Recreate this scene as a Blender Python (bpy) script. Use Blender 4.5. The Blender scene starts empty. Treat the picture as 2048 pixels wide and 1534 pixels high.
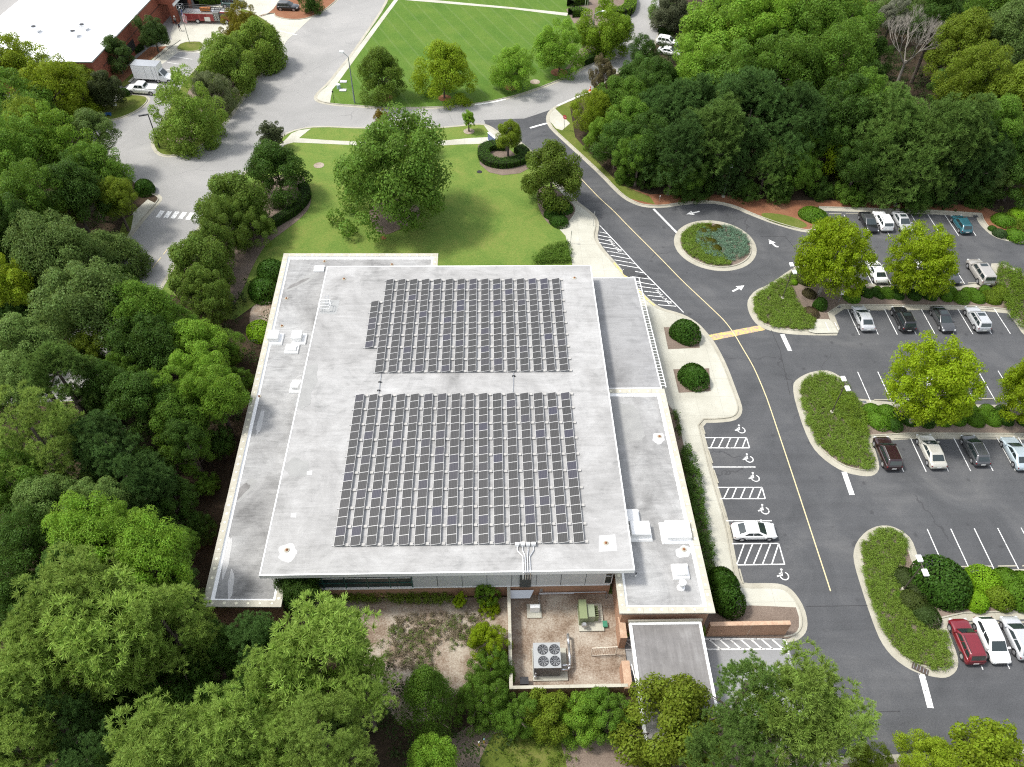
import bpy, bmesh, math, random
import numpy as np
from mathutils import Vector, Matrix
from mathutils.geometry import tessellate_polygon
S=bpy.context.scene; COL=S.collection
R=math.radians
# ---------------------------------------------------------------- camera (calibrated from the building's edges and the lamp posts)
FX=1571.0; PW,PH=2048,1534; CH=74.0
PITCH,YAW,ROLL=R(47.6554),R(-2.3395),R(1.2479)
def camrot():
    cp,sp=math.cos(PITCH),math.sin(PITCH)
    r=Vector((1,0,0)); u=Vector((0,sp,cp)); b=Vector((0,-cp,sp))
    cr,sr=math.cos(ROLL),math.sin(ROLL)
    r2=r*cr+u*sr; u2=u*cr-r*sr
    M=Matrix((r2,u2,b)).transposed()
    return Matrix.Rotation(YAW,3,'Z')@M
CR=camrot(); CI=CR.transposed()
cd=bpy.data.cameras.new('camera'); cam=bpy.data.objects.new('camera',cd); COL.objects.link(cam)
cam.matrix_world=Matrix.Translation((0,0,CH))@CR.to_4x4()
cd.sensor_width=36; cd.lens=36*FX/PW; cd.clip_start=.5; cd.clip_end=3000
S.camera=cam
# ---------------------------------------------------------------- light
SUN_EL,SUN_DIR=R(59),Vector((-1,.16,0)).normalized()
w=bpy.data.worlds.new('World'); S.world=w; w.use_nodes=True
nt=w.node_tree; sky=nt.nodes.new('ShaderNodeTexSky'); sky.sky_type='NISHITA'; sky.sun_disc=False
sky.sun_elevation=SUN_EL; sky.sun_rotation=math.atan2(SUN_DIR.x,SUN_DIR.y)
sky.air_density=1.3; sky.dust_density=2.5; sky.ozone_density=1.0
hs_=nt.nodes.new('ShaderNodeHueSaturation'); hs_.inputs['Saturation'].default_value=.35; nt.links.new(sky.outputs[0],hs_.inputs['Color']); nt.links.new(hs_.outputs[0],nt.nodes['Background'].inputs[0]); nt.nodes['Background'].inputs[1].default_value=.15
sl=bpy.data.lights.new('sun','SUN'); so=bpy.data.objects.new('sun',sl); COL.objects.link(so)
sl.energy=2.0; sl.angle=R(8); sl.color=(1,.965,.9)
sd=Vector((SUN_DIR.x*math.cos(SUN_EL),SUN_DIR.y*math.cos(SUN_EL),math.sin(SUN_EL)))
so.rotation_euler=sd.to_track_quat('Z','Y').to_euler(); so.location=(0,0,120)
S.view_settings.view_transform='Standard'; S.view_settings.look='None'; S.view_settings.gamma=1
S.view_settings.exposure=.90
S.render.engine='CYCLES'
S.cycles.use_denoising=False; S.cycles.use_adaptive_sampling=True; S.cycles.adaptive_threshold=.015; S.cycles.filter_width=1.15; S.cycles.max_bounces=6; S.cycles.transparent_max_bounces=4

# ---------------------------------------------------------------- photo pixel -> place on the ground (or on a level plane)
def G(px,py,z=0.0):
    d=CR@Vector(((px-PW/2)/FX,-(py-PH/2)/FX,-1)); t=(z-CH)/d.z
    return Vector((d.x*t,d.y*t,z))
def proj(p):
    q=CI@(Vector(p)-Vector((0,0,CH))); return PW/2+FX*q.x/-q.z, PH/2-FX*q.y/-q.z
def depth(p): return -(CI@(Vector(p)-Vector((0,0,CH)))).z
def GP(L,z=0.0): return [G(x,y,z) for x,y in L]

# ---------------------------------------------------------------- materials
MC={}
def newmat(n):
    m=bpy.data.materials.new(n); m.use_nodes=True; MC[n]=m
    return m,m.node_tree,m.node_tree.nodes['Principled BSDF']
def flat(n,c,rough=.6,metal=0,spec=.5,coat=0):
    if n in MC: return MC[n]
    m,t,b=newmat(n); b.inputs['Base Color'].default_value=(*c,1); b.inputs['Roughness'].default_value=rough
    b.inputs['Metallic'].default_value=metal; b.inputs['Specular IOR Level'].default_value=spec
    if coat: b.inputs['Coat Weight'].default_value=coat; b.inputs['Coat Roughness'].default_value=.08
    return m
def N(t,k,**kw):
    n=t.nodes.new(k)
    for a,v in kw.items():
        if a.startswith('i_'): n.inputs[a[2:].replace('_',' ')].default_value=v
        else: setattr(n,a,v)
    return n
def mapping(t,scale=(1,1,1),rot=(0,0,0)):
    g=N(t,'ShaderNodeNewGeometry'); mp=N(t,'ShaderNodeMapping'); mp.inputs['Scale'].default_value=scale; mp.inputs['Rotation'].default_value=rot
    t.links.new(g.outputs['Position'],mp.inputs['Vector']); return mp.outputs[0]
def noise(t,vec,scale,detail=4,rough=.55,dist=0):
    n=N(t,'ShaderNodeTexNoise'); n.inputs['Scale'].default_value=scale; n.inputs['Detail'].default_value=detail
    n.inputs['Roughness'].default_value=rough; n.inputs['Distortion'].default_value=dist; t.links.new(vec,n.inputs['Vector']); return n.outputs['Fac']
def ramp(t,fac,stops):
    r=N(t,'ShaderNodeValToRGB'); e=r.color_ramp.elements
    while len(e)<len(stops): e.new(.5)
    for k,(p,c) in enumerate(stops): e[k].position=p; e[k].color=(*c,1) if len(c)==3 else c
    t.links.new(fac,r.inputs[0]); return r.outputs[0]
def mixc(t,fac,a,b,mode='MIX'):
    m=N(t,'ShaderNodeMix',data_type='RGBA',blend_type=mode)
    for s,v in ((m.inputs[0],fac),(m.inputs[6],a),(m.inputs[7],b)):
        if isinstance(v,(int,float)): s.default_value=v
        elif isinstance(v,tuple): s.default_value=(*v,1)
        else: t.links.new(v,s)
    return m.outputs[2]
def math_(t,op,a,b=0,c=0):
    m=N(t,'ShaderNodeMath',operation=op)
    for k,v in enumerate((a,b,c)):
        if isinstance(v,(int,float)): m.inputs[k].default_value=v
        else: t.links.new(v,m.inputs[k])
    return m.outputs[0]
def bump(t,b,h,st=.3,d=.05):
    n=N(t,'ShaderNodeBump'); n.inputs['Strength'].default_value=st; n.inputs['Distance'].default_value=d
    t.links.new(h,n.inputs['Height']); t.links.new(n.outputs[0],b.inputs['Normal'])
def ground_mat(n,stops,big=.08,fine=6,rough=.9,finec=.35,bmp=.3,stretch=(1,1,1),rot=(0,0,0),dist=0,extra=None):
    m,t,b=newmat(n); v=mapping(t,stretch,rot)
    a=noise(t,v,big,6,.62,dist); f=noise(t,v,fine,3,.7)
    mixv=math_(t,'ADD',math_(t,'MULTIPLY',a,1-finec),math_(t,'MULTIPLY',f,finec))
    c=ramp(t,mixv,stops)
    if extra: c=extra(t,c)
    t.links.new(c,b.inputs['Base Color']); b.inputs['Roughness'].default_value=rough; b.inputs['Specular IOR Level'].default_value=.25
    if bmp: bump(t,b,f,bmp,.04)
    return m
def cracks(scale,w,dark,amt):
    def f(t,c):
        v=mapping(t); nz=N(t,'ShaderNodeTexNoise'); nz.inputs['Scale'].default_value=.6; t.links.new(v,nz.inputs['Vector'])
        vv=N(t,'ShaderNodeVectorMath',operation='ADD'); t.links.new(v,vv.inputs[0]); t.links.new(nz.outputs['Color'],vv.inputs[1])
        vo=N(t,'ShaderNodeTexVoronoi',feature='DISTANCE_TO_EDGE'); vo.inputs['Scale'].default_value=scale; t.links.new(vv.outputs[0],vo.inputs['Vector'])
        k=math_(t,'LESS_THAN',vo.outputs['Distance'],w)
        k=math_(t,'MULTIPLY',k,math_(t,'GREATER_THAN',noise(t,v,.07,2),.5))
        return mixc(t,math_(t,'MULTIPLY',k,amt),c,dark)
    return f
def spots(scale,r,dark,amt,then=None):
    def f(t,c):
        v=mapping(t); vo=N(t,'ShaderNodeTexVoronoi'); vo.inputs['Scale'].default_value=scale; t.links.new(v,vo.inputs['Vector'])
        d=math_(t,'ADD',vo.outputs['Distance'],math_(t,'MULTIPLY',noise(t,v,1.6,4),.22)); k=ramp(t,d,[(r,(1,1,1)),(r+.10,(0,0,0))])
        c=mixc(t,math_(t,'MULTIPLY',k,amt),c,dark); 
        w_=noise(t,mapping(t,(.05,.9,1)),1,4); c=mixc(t,.35,c,ramp(t,w_,[(.35,(.78,.78,.78)),(.6,(1.06,1.06,1.06))]),'MULTIPLY')
        return then(t,c) if then else c
    return f
ASPH=ground_mat('asphalt_dark',[(.30,(.052,.054,.057)),(.5,(.080,.082,.086)),(.70,(.122,.122,.122))],.13,7,.85,.38,.25,dist=1.0,extra=spots(.42,.16,(.040,.040,.043),.55,cracks(.05,.0016,(.045,.045,.048),.6)))
ROAD=ground_mat('asphalt_grey',[(.28,(.22,.218,.21)),(.5,(.285,.28,.27)),(.72,(.365,.355,.34))],.07,6,.9,.38,.2,dist=1.2,extra=cracks(.06,.002,(.15,.15,.15),.6))
APRON=ground_mat('pavement_pale',[(.3,(.20,.205,.21)),(.7,(.30,.30,.30))],.15,5,.9,.3,.2)
def joints(sx,sy,ox=0,oy=0,dark=(.28,.27,.23),w=.02):
    def f(t,c):
        g=N(t,'ShaderNodeNewGeometry'); s=N(t,'ShaderNodeSeparateXYZ'); t.links.new(g.outputs['Position'],s.inputs[0])
        out=None
        for o,st,of in ((0,sx,ox),(1,sy,oy)):
            if not st: continue
            fr=math_(t,'FRACT',math_(t,'DIVIDE',math_(t,'ADD',s.outputs[o],of+1000*st),st))
            k=math_(t,'LESS_THAN',fr,w/st*1.6)
            out=k if out is None else math_(t,'MAXIMUM',out,k)
        return mixc(t,math_(t,'MULTIPLY',out,.75),c,dark)
    return f
CONC=ground_mat('concrete',[(.25,(.33,.315,.26)),(.5,(.43,.42,.355)),(.75,(.54,.53,.46))],.25,7,.85,.3,.1,extra=joints(3.0,3.1,1.2,.4))
CURB=ground_mat('curb_concrete',[(.25,(.27,.25,.2)),(.5,(.37,.35,.285)),(.75,(.46,.44,.37))],.5,8,.85,.35,.1,extra=joints(3.0,3.0))
DRIVE=ground_mat('concrete_apron',[(.25,(.36,.345,.29)),(.6,(.5,.49,.42)),(.8,(.56,.55,.49))],.2,7,.85,.3,.1,extra=joints(4.2,4.2))
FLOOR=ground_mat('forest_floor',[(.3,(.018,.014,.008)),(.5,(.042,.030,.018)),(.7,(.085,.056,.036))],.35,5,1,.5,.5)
MULCH=ground_mat('mulch',[(.3,(.10,.075,.058)),(.5,(.175,.135,.108)),(.7,(.26,.21,.17))],.3,7,1,.6,.6)
STRAW=ground_mat('pine_straw',[(.3,(.12,.05,.028)),(.5,(.22,.095,.05)),(.7,(.27,.165,.10))],.25,8,1,.55,.5)
GRAVEL=ground_mat('leaf_litter',[(.34,(.12,.082,.055)),(.45,(.23,.175,.13)),(.54,(.33,.28,.225)),(.68,(.46,.42,.35))],.38,6,1,.42,.5)
GRASS=ground_mat('lawn_grass',[(.28,(.058,.118,.018)),(.42,(.098,.165,.028)),(.52,(.132,.190,.036)),(.62,(.170,.200,.045)),(.78,(.25,.235,.10))],.16,5,1,.50,.5,dist=1.2)
def mow(t,c):
    v=mapping(t,rot=(0,0,R(-24)))
    s=N(t,'ShaderNodeSeparateXYZ'); t.links.new(v,s.inputs[0])
    fr=math_(t,'FRACT',math_(t,'DIVIDE',math_(t,'ADD',s.outputs[0],900),2.9)); k=math_(t,'LESS_THAN',fr,.14)
    k2=math_(t,'LESS_THAN',math_(t,'FRACT',math_(t,'DIVIDE',math_(t,'ADD',s.outputs[0],900),5.8)),.5)
    c=mixc(t,math_(t,'MULTIPLY',k2,.10),c,(.03,.085,.006))
    return mixc(t,math_(t,'MULTIPLY',k,math_(t,'MULTIPLY',noise(t,v,.5,2),.45)),c,(.14,.19,.07))
MOWN=ground_mat('mown_lawn',[(.28,(.045,.105,.012)),(.45,(.070,.138,.016)),(.58,(.095,.158,.022)),(.75,(.16,.19,.05))],.16,6,1,.5,.5,extra=mow)
VERGE=ground_mat('verge_grass',[(.25,(.05,.08,.01)),(.5,(.10,.13,.02)),(.75,(.19,.17,.06))],.25,5,1,.4,.4)
def paintmat(n,c,wear=.35,under=(.08,.08,.085)):
    m,t,b=newmat(n); v=mapping(t)
    a=noise(t,v,2.5,6,.75); k=ramp(t,a,[(wear-.04,(0,0,0)),(wear+.06,(1,1,1))])
    t.links.new(mixc(t,k,under,c),b.inputs['Base Color']); b.inputs['Roughness'].default_value=.7; return m
WPAINT=paintmat('paint_white',(.72,.72,.70),.40); YPAINT=paintmat('paint_yellow_line',(.62,.52,.30),.36)
YBAND=paintmat('paint_yellow_band',(.66,.48,.13),.50,(.36,.27,.22)); YCURB=paintmat('paint_yellow_curb',(.72,.52,.12),.46,(.5,.47,.38))
WCURB=paintmat('paint_white_curb',(.75,.74,.70),.36,(.45,.43,.38))
def roofmat(n,stops,stretch,stain=.5,seed=0,dry=None):
    m,t,b=newmat(n); g=N(t,'ShaderNodeNewGeometry')
    def V(sc,rz=0):
        mp=N(t,'ShaderNodeMapping'); mp.inputs['Scale'].default_value=sc; mp.inputs['Location'].default_value=(seed,seed*2,0); mp.inputs['Rotation'].default_value=(0,0,rz); t.links.new(g.outputs['Position'],mp.inputs['Vector']); return mp.outputs[0]
    a=noise(t,V(stretch),1.1,7,.72,.9); a2=noise(t,V((.35,.3,1)),.55,7,.7,1.4); bb=noise(t,V((1,.7,1)),.11,6,.65,1.0); f=noise(t,V((1,1,1)),7,3,.7)
    c=ramp(t,math_(t,'ADD',math_(t,'MULTIPLY',a,.42),math_(t,'MULTIPLY',a2,.58)),stops)
    st=ramp(t,bb,[(.44,(1,1,1)),(.53,(.86,.855,.85)),(.60,(.74,.735,.73)),(.72,(.52,.515,.51))])
    c=mixc(t,stain,c,st,'MULTIPLY')
    edge=ramp(t,noise(t,V((.5,2.2,1),.15),.8,8,.8,.6),[(.40,(1.06,1.06,1.06)),(.56,(.93,.93,.93)),(.68,(.72,.72,.72))]); c=mixc(t,.7*stain,c,edge,'MULTIPLY')
    c=mixc(t,.22,c,ramp(t,f,[(.3,(.55,.55,.55)),(.7,(1.05,1.05,1.05))]),'MULTIPLY')
    s=N(t,'ShaderNodeSeparateXYZ'); t.links.new(g.outputs['Position'],s.inputs[0])
    k=math_(t,'LESS_THAN',math_(t,'FRACT',math_(t,'DIVIDE',math_(t,'ADD',s.outputs[1],300),1.52)),.03)
    c=mixc(t,math_(t,'MULTIPLY',k,.20),c,(.22,.22,.22))
    t.links.new(c,b.inputs['Base Color']); b.inputs['Roughness'].default_value=.75; b.inputs['Specular IOR Level'].default_value=.3; return m
ROOF_M=roofmat('membrane_main',[(.34,(.23,.23,.225)),(.46,(.345,.342,.335)),(.58,(.405,.402,.395)),(.72,(.49,.487,.478))],(.22,1.3,1),.62,3)
ROOF_W=roofmat('membrane_west',[(.34,(.17,.17,.168)),(.46,(.30,.30,.297)),(.58,(.385,.385,.38)),(.75,(.48,.48,.475))],(.3,1.6,1),1.0,17)
ROOF_E=roofmat('membrane_east',[(.32,(.22,.22,.22)),(.48,(.35,.35,.345)),(.62,(.43,.43,.425)),(.75,(.49,.49,.485))],(.35,1.3,1),.95,41)
ROOF_C=roofmat('membrane_canopy',[(.32,(.20,.20,.20)),(.5,(.29,.29,.29)),(.7,(.36,.36,.36))],(.22,1.9,1),.6,77)
ROOF_P=roofmat('membrane_carport',[(.32,(.14,.135,.132)),(.5,(.205,.197,.193)),(.7,(.31,.305,.30))],(2.0,.16,1),.5,99)
STAIN=ground_mat('roof_stain',[(.3,(.12,.115,.11)),(.6,(.22,.215,.21))],.8,6,.8,.4,0)
STAIN2=ground_mat('roof_stain_light',[(.3,(.24,.24,.235)),(.6,(.31,.31,.3))],.8,6,.8,.4,0)
PATCH=ground_mat('roof_patch',[(.3,(.42,.415,.41)),(.6,(.50,.50,.495))],.8,6,.8,.4,0)
PAD=ground_mat('walk_pad',[(.3,(.27,.275,.27)),(.6,(.33,.335,.33))],1.5,6,.8,.4,0)
def brickmat(n,c1,c2,mortar,sc=1.0):
    m,t,b=newmat(n); g=N(t,'ShaderNodeNewGeometry'); s=N(t,'ShaderNodeSeparateXYZ'); t.links.new(g.outputs['Position'],s.inputs[0])
    cb=N(t,'ShaderNodeCombineXYZ'); t.links.new(math_(t,'ADD',s.outputs[0],s.outputs[1]),cb.inputs[0]); t.links.new(s.outputs[2],cb.inputs[1])
    br=N(t,'ShaderNodeTexBrick'); t.links.new(cb.outputs[0],br.inputs['Vector']); br.inputs['Scale'].default_value=sc*2.2
    br.inputs['Color1'].default_value=(*c1,1); br.inputs['Color2'].default_value=(*c2,1); br.inputs['Mortar'].default_value=(*mortar,1)
    br.inputs['Mortar Size'].default_value=.012; br.inputs['Brick Width'].default_value=.5; br.inputs['Row Height'].default_value=.17
    a=noise(t,mapping(t),.5,5); c=mixc(t,.5,br.outputs['Color'],ramp(t,a,[(.3,(.7,.66,.62)),(.7,(1.1,1.08,1.05))]),'MULTIPLY')
    t.links.new(c,b.inputs['Base Color']); b.inputs['Roughness'].default_value=.9; return m
BRICK=brickmat('brick_tan',(.42,.24,.15),(.35,.19,.12),(.40,.30,.22))
BRICKR=brickmat('brick_red',(.30,.085,.045),(.22,.06,.035),(.20,.10,.07))
COPING=ground_mat('coping_stone',[(.25,(.33,.31,.25)),(.5,(.43,.41,.34)),(.75,(.5,.48,.41))],.8,8,.85,.3,.1,extra=joints(2.4,2.4,.2,.3,(.22,.2,.16)))
WHITE=flat('white_metal',(.78,.78,.77),.5); WHITER=flat('roof_white',(.86,.86,.85),.6)
GREYP=ground_mat('grey_panel',[(.3,(.50,.51,.51)),(.7,(.60,.61,.61))],.3,5,.6,.2,0)
GLASS=flat('glass_dark',(.012,.03,.03),.08,0,.6); GREENF=flat('green_frame',(.02,.09,.075),.4)
DARK=flat('dark_opening',(.012,.012,.014),.8); STEEL=flat('galvanised_steel',(.45,.46,.47),.35,.7); ALU=flat('aluminium',(.62,.63,.64),.3,.8)
BRONZE=flat('bronze_pole',(.10,.085,.07),.5,.4); BLACKM=flat('black_metal',(.015,.015,.017),.5); GREYM=flat('pole_grey',(.22,.26,.26),.45,.4)
RUST=flat('rust',(.23,.09,.035),.8); RUBBER=flat('rubber',(.018,.018,.019),.8)

# ---------------------------------------------------------------- mesh helpers
class MB:
    def __init__(s): s.v=[];s.f=[];s.mi=[];s.k=0
    def add(s,V,F,mi=None):
        o=len(s.v); s.v+= [tuple(p) for p in V]; s.f+=[tuple(i+o for i in f) for f in F]; s.mi+=[s.k if mi is None else mi]*len(F); return s
    def box(s,c,d,rz=0,taper=1.0,mi=None,z0=None):
        x,y,z=c; a,b,h=d[0]/2,d[1]/2,d[2]/2
        if z0 is not None: z=z0+h
        V=[]
        for sz,k in ((-1,1),(1,taper)):
            for sx,sy in ((-1,-1),(1,-1),(1,1),(-1,1)):
                px,py=sx*a*k,sy*b*k; V.append((x+px*math.cos(rz)-py*math.sin(rz),y+px*math.sin(rz)+py*math.cos(rz),z+sz*h))
        return s.add(V,[(3,2,1,0),(4,5,6,7),(0,1,5,4),(1,2,6,5),(2,3,7,6),(3,0,4,7)],mi)
    def tube(s,p0,p1,r0,r1=None,n=8,cap=True,mi=None):
        p0=Vector(p0);p1=Vector(p1);r1=r0 if r1 is None else r1; d=(p1-p0).normalized()
        u=d.orthogonal().normalized(); w_=d.cross(u); V=[]
        for p,r in ((p0,r0),(p1,r1)):
            for i in range(n): a=2*math.pi*i/n; V.append(p+u*(r*math.cos(a))+w_*(r*math.sin(a)))
        F=[(i,(i+1)%n,n+(i+1)%n,n+i) for i in range(n)]
        if cap: F+=[tuple(range(n))[::-1],tuple(range(n,2*n))]
        return s.add(V,F,mi)
    def path(s,P,r,n=8,mi=None):
        for a,b in zip(P[:-1],P[1:]): s.tube(a,b,r,r,n,True,mi)
        return s
    def prism(s,P,z0,z1,mi=None,top=True,bottom=False):
        n=len(P); P=[(p[0],p[1]) for p in P]
        if sum(P[i][0]*P[(i+1)%n][1]-P[(i+1)%n][0]*P[i][1] for i in range(n))<0: P=P[::-1]
        V=[(x,y,z0) for x,y in P]+[(x,y,z1) for x,y in P]
        F=[(i,(i+1)%n,n+(i+1)%n,n+i) for i in range(n)]
        if top: F.append(tuple(range(n,2*n)))
        if bottom: F.append(tuple(range(n))[::-1])
        return s.add(V,F,mi)
    def sheet(s,P,z,mi=None):
        P=[Vector((p[0],p[1],0)) for p in P]; tr=tessellate_polygon([P]); F=[]
        for a,b,c in tr:
            n=(P[b]-P[a]).cross(P[c]-P[a]).z
            if abs(n)<1e-9: continue
            F.append((a,b,c) if n>0 else (a,c,b))
        return s.add([(p.x,p.y,z) for p in P],F,mi)
    def strip(s,A,B,za,zb,closed=False,mi=None):
        n=len(A); V=[(p[0],p[1],za) for p in A]+[(p[0],p[1],zb) for p in B]; F=[]
        for i in range(n if closed else n-1):
            j=(i+1)%n; F.append((i,j,n+j,n+i))
        return s.add(V,F,mi)
    def disc(s,c,r,n=16,mi=None):
        V=[(c[0]+r*math.cos(2*math.pi*i/n),c[1]+r*math.sin(2*math.pi*i/n),c[2]) for i in range(n)]
        return s.add(V,[tuple(range(n))],mi)
    def mesh(s,name,mats,smooth=False):
        me=bpy.data.meshes.new(name); me.from_pydata(s.v,[],s.f)
        for m in (mats if isinstance(mats,(list,tuple)) else [mats]): me.materials.append(m)
        if any(s.mi): me.polygons.foreach_set('material_index',s.mi)
        if smooth: me.polygons.foreach_set('use_smooth',[True]*len(s.f))
        me.update(); return me
    def build(s,name,mats,parent=None,smooth=False,fix=True):
        me=s.mesh(name,mats,smooth)
        if fix:
            b=bmesh.new(); b.from_mesh(me); bmesh.ops.recalc_face_normals(b,faces=b.faces); b.to_mesh(me); b.free()
        return link(name,me,parent)
def link(name,me,parent=None):
    o=bpy.data.objects.new(name,me); COL.objects.link(o)
    if parent: o.parent=parent
    return o
def tag(o,label=None,cat=None,group=None,kind=None):
    if label: o['label']=label
    if cat: o['category']=cat
    if group: o['group']=group
    if kind: o['kind']=kind
    return o
def empty(name,loc=(0,0,0),rz=0,label=None,cat=None,group=None):
    o=bpy.data.objects.new(name,None); COL.objects.link(o); o.location=loc; o.rotation_euler=(0,0,rz); o.empty_display_size=.3
    return tag(o,label,cat,group)
def copy_tree(o,parent=None):
    c=o.copy(); COL.objects.link(c)
    if parent: c.parent=parent
    for ch in o.children: copy_tree(ch,c)
    return c
def surf(name,P,z,m,kind='structure',label=None):
    mb=MB().sheet(P,z); o=mb.build(name,m,fix=False); tag(o,label,None,None,kind); return o
def smooth(P,closed=True,it=2):
    P=[Vector((p[0],p[1])) for p in P]
    for _ in range(it):
        Q=[];n=len(P)
        if not closed: Q.append(P[0])
        for i in range(n if closed else n-1):
            a,b=P[i],P[(i+1)%n]; Q+= [a*.75+b*.25,a*.25+b*.75]
        if not closed: Q.append(P[-1])
        P=Q
    return P
def offset(P,d,closed):
    n=len(P);Q=[]
    for i in range(n):
        if closed: a,b,c=P[i-1],P[i],P[(i+1)%n]
        else: a,b,c=P[max(i-1,0)],P[i],P[min(i+1,n-1)]
        e1=(b-a);e2=(c-b)
        if e1.length<1e-6: e1=e2
        if e2.length<1e-6: e2=e1
        e1=e1.normalized();e2=e2.normalized(); t=(e1+e2); t=t.normalized() if t.length>1e-6 else e1
        nn=Vector((-t.y,t.x)); k=max(.6,t.dot(e1)); Q.append(b+nn*(d/k))
    return Q
def curb(P,side,closed=True,gut=.5,top=.17,h=.15,it=2,m=None,name='curb'):
    P=smooth(P,closed,it); A=P; B=offset(P,side*gut,closed); C=offset(P,side*(gut+.03),closed); D=offset(P,side*(gut+top),closed)
    mb=MB(); mb.strip(A,B,.014,.022,closed); mb.strip(B,C,.022,h,closed); mb.strip(C,D,h,h,closed); mb.strip(D,D,h,.0,closed); mb.strip(A,A,-.05,.014,closed)
    o=mb.build(name,m or CURB); tag(o,kind='structure'); return D
def text_mesh(name,body,size,m,loc,rz,parent=None,kind=None,rot=None,sx=1,ext=0):
    cu=bpy.data.curves.new(name,'FONT'); cu.body=body; cu.size=size; cu.align_x='CENTER'; cu.align_y='CENTER'; cu.extrude=ext; cu.space_character=1.05
    to=bpy.data.objects.new(name+'_tmp',cu); COL.objects.link(to)
    dg=bpy.context.evaluated_depsgraph_get(); me=bpy.data.meshes.new_from_object(to.evaluated_get(dg)); bpy.data.objects.remove(to); bpy.data.curves.remove(cu)
    me.materials.clear(); me.materials.append(m)
    o=link(name,me,parent); o.location=loc; o.rotation_euler=rot or (0,0,rz); o.scale=(sx,1,1)
    if kind: o['kind']=kind
    return o
# ================================================================= THE GROUND
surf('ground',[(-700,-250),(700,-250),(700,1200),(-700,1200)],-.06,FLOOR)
surf('road',GP([(-700,-330),(1450,-330),(1420,-60),(1400,70),(1345,130),(1330,150),(1220,190),(1130,228),(1040,330),(520,380),(330,640),(240,800),(20,830),(-500,620)]),0,ROAD)
surf('parking_lot',GP([(968,240),(1049,237),(1094,222),(1110,215),(1250,350),(1330,385),(1500,390),(1640,405),(2040,420),(2700,480),(2900,1620),(1250,1640),(1225,1275),(1040,560),(1000,330)]),.006,ASPH)
surf('service_pavement',GP([(1225,1262),(1573,1275),(1579,1300),(1592,1350),(1640,1640),(1235,1640)]),.012,APRON)
def raised(name,P,m,z=.12): return surf(name,P,z,m)
# -- A: the block the building stands on
A_px=[(150,800),(235,705),(300,605),(325,564),(350,519),(420,420),(480,352),(530,300),(562,270),(594,257),(637,251),(727,255),(862,255),(917,251),(942,247),(967,247),(982,252),(996,262),(1015,270),(1034,277),(1069,305),(1110,348),(1151,400),(1185,425),(1194,435),(1199,448),(1197,461),(1195,470),(1196,479),(1203,491),(1214,505.6),(1232,524.7),(1254,551),(1270,568.7),(1280,579),(1296.6,596.6),(1312.7,609.8),(1326,617),(1349,623),(1370,630),(1390.6,642),(1403.5,653),(1417.6,669),(1427,681),(1438.7,700),(1455,732.6),(1472.7,780),(1484,810.5),(1485,823),(1480,834),(1468,842),(1440,845.5),(1404,846),(1412,880),(1434,965.5),(1459,1045),(1474,1128),(1481,1160),(1487.5,1166.7),(1536,1166),(1561,1167.5),(1578.5,1175),(1593.5,1190),(1608.5,1215),(1615.5,1242.5),(1613.5,1262.5),(1603.5,1275),(1591,1282.5),(1573,1285.7)]
Din=curb(GP(A_px),-1,False,it=1)
edge=[(d.x,d.y) for d in Din]
raised('lawn',edge+[(28.9,33.3),(20.9,33.3),(12.3,33.4),(12.3,28.1),(13.4,28.1),(13.4,2),(-60,2),(-130,30),(-130,60)],GRASS,.12)
# mulch and woods floor south and west of the building
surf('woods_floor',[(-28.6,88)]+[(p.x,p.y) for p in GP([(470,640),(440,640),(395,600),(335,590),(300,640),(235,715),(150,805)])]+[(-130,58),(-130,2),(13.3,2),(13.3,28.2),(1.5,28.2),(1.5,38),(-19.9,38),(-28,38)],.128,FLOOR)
surf('mulch_bed',GP([(560,1235),(640,1200),(1018,1195),(1020,1330),(975,1330),(900,1400),(880,1440),(800,1450),(760,1400),(700,1300)]),.136,GRAVEL)
surf('south_bank',GP([(860,1500),(960,1440),(1245,1400),(1262,1480),(1275,1640),(840,1640)]),.136,MULCH)
surf('weedy_grass',GP([(985,1470),(1060,1450),(1120,1480),(1140,1560),(960,1600),(960,1520)]),.144,VERGE)
surf('service_yard',[(1.8,28.0),(12.9,28.0),(12.9,33.8),(12.5,34.5),(12.5,38),(1.8,38)],.140,GRAVEL)
# -- pavements on the block
walk_l=[(598,277.5),(672,282.5),(760,285.5),(862,285),(937,277.5),(987,275)]; walk_r=[(1007,287),(965,289),(922,290),(859.5,293.8),(760,294),(677,290),(587,286)]
surf('sidewalk',GP([(573,279),(583,268),(597,262),(622,258.5)]+walk_l+[(1000,279),(1012,281)]+walk_r+[(570,291),(545,315),(535,312)]),.134,CONC)
walk_e=[(Din[i].x,Din[i].y) for i in range(len(Din))]
def din_between(a,b):
    pa=G(*a);pb=G(*b)
    ia=min(range(len(Din)),key=lambda i:(Din[i]-Vector((pa.x,pa.y))).length); ib=min(range(len(Din)),key=lambda i:(Din[i]-Vector((pb.x,pb.y))).length)
    return [(d.x,d.y) for d in Din[ia:ib+1]]
p1=din_between((968,250),(1590,1278))
surf('plaza_pavement',p1+[(p.x,p.y) for p in GP([(1556,1266),(1548,1214),(1500,1212),(1470,1214),(1447,1160),(1434,1151.5),(1424,1123),(1406.5,1008),(1366,888),(1356.5,835.5),(1340,815)])]+[(20.4,63),(19,83),(13,84)]+[(p.x,p.y) for p in GP([(1144,540),(1144,526),(1135,488),(1131,473),(1119,460),(1128,435),(1150,425),(1128,392),(1046,302),(1022,290),(985,290),(985,275),(975,262)])],.138,CONC)
surf('mulch_bed',GP([(1462,1214),(1500,1212),(1548,1214),(1591,1216),(1597,1235),(1597,1255),(1590,1270),(1575,1278),(1418,1275),(1400,1230)]),.146,MULCH)
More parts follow.
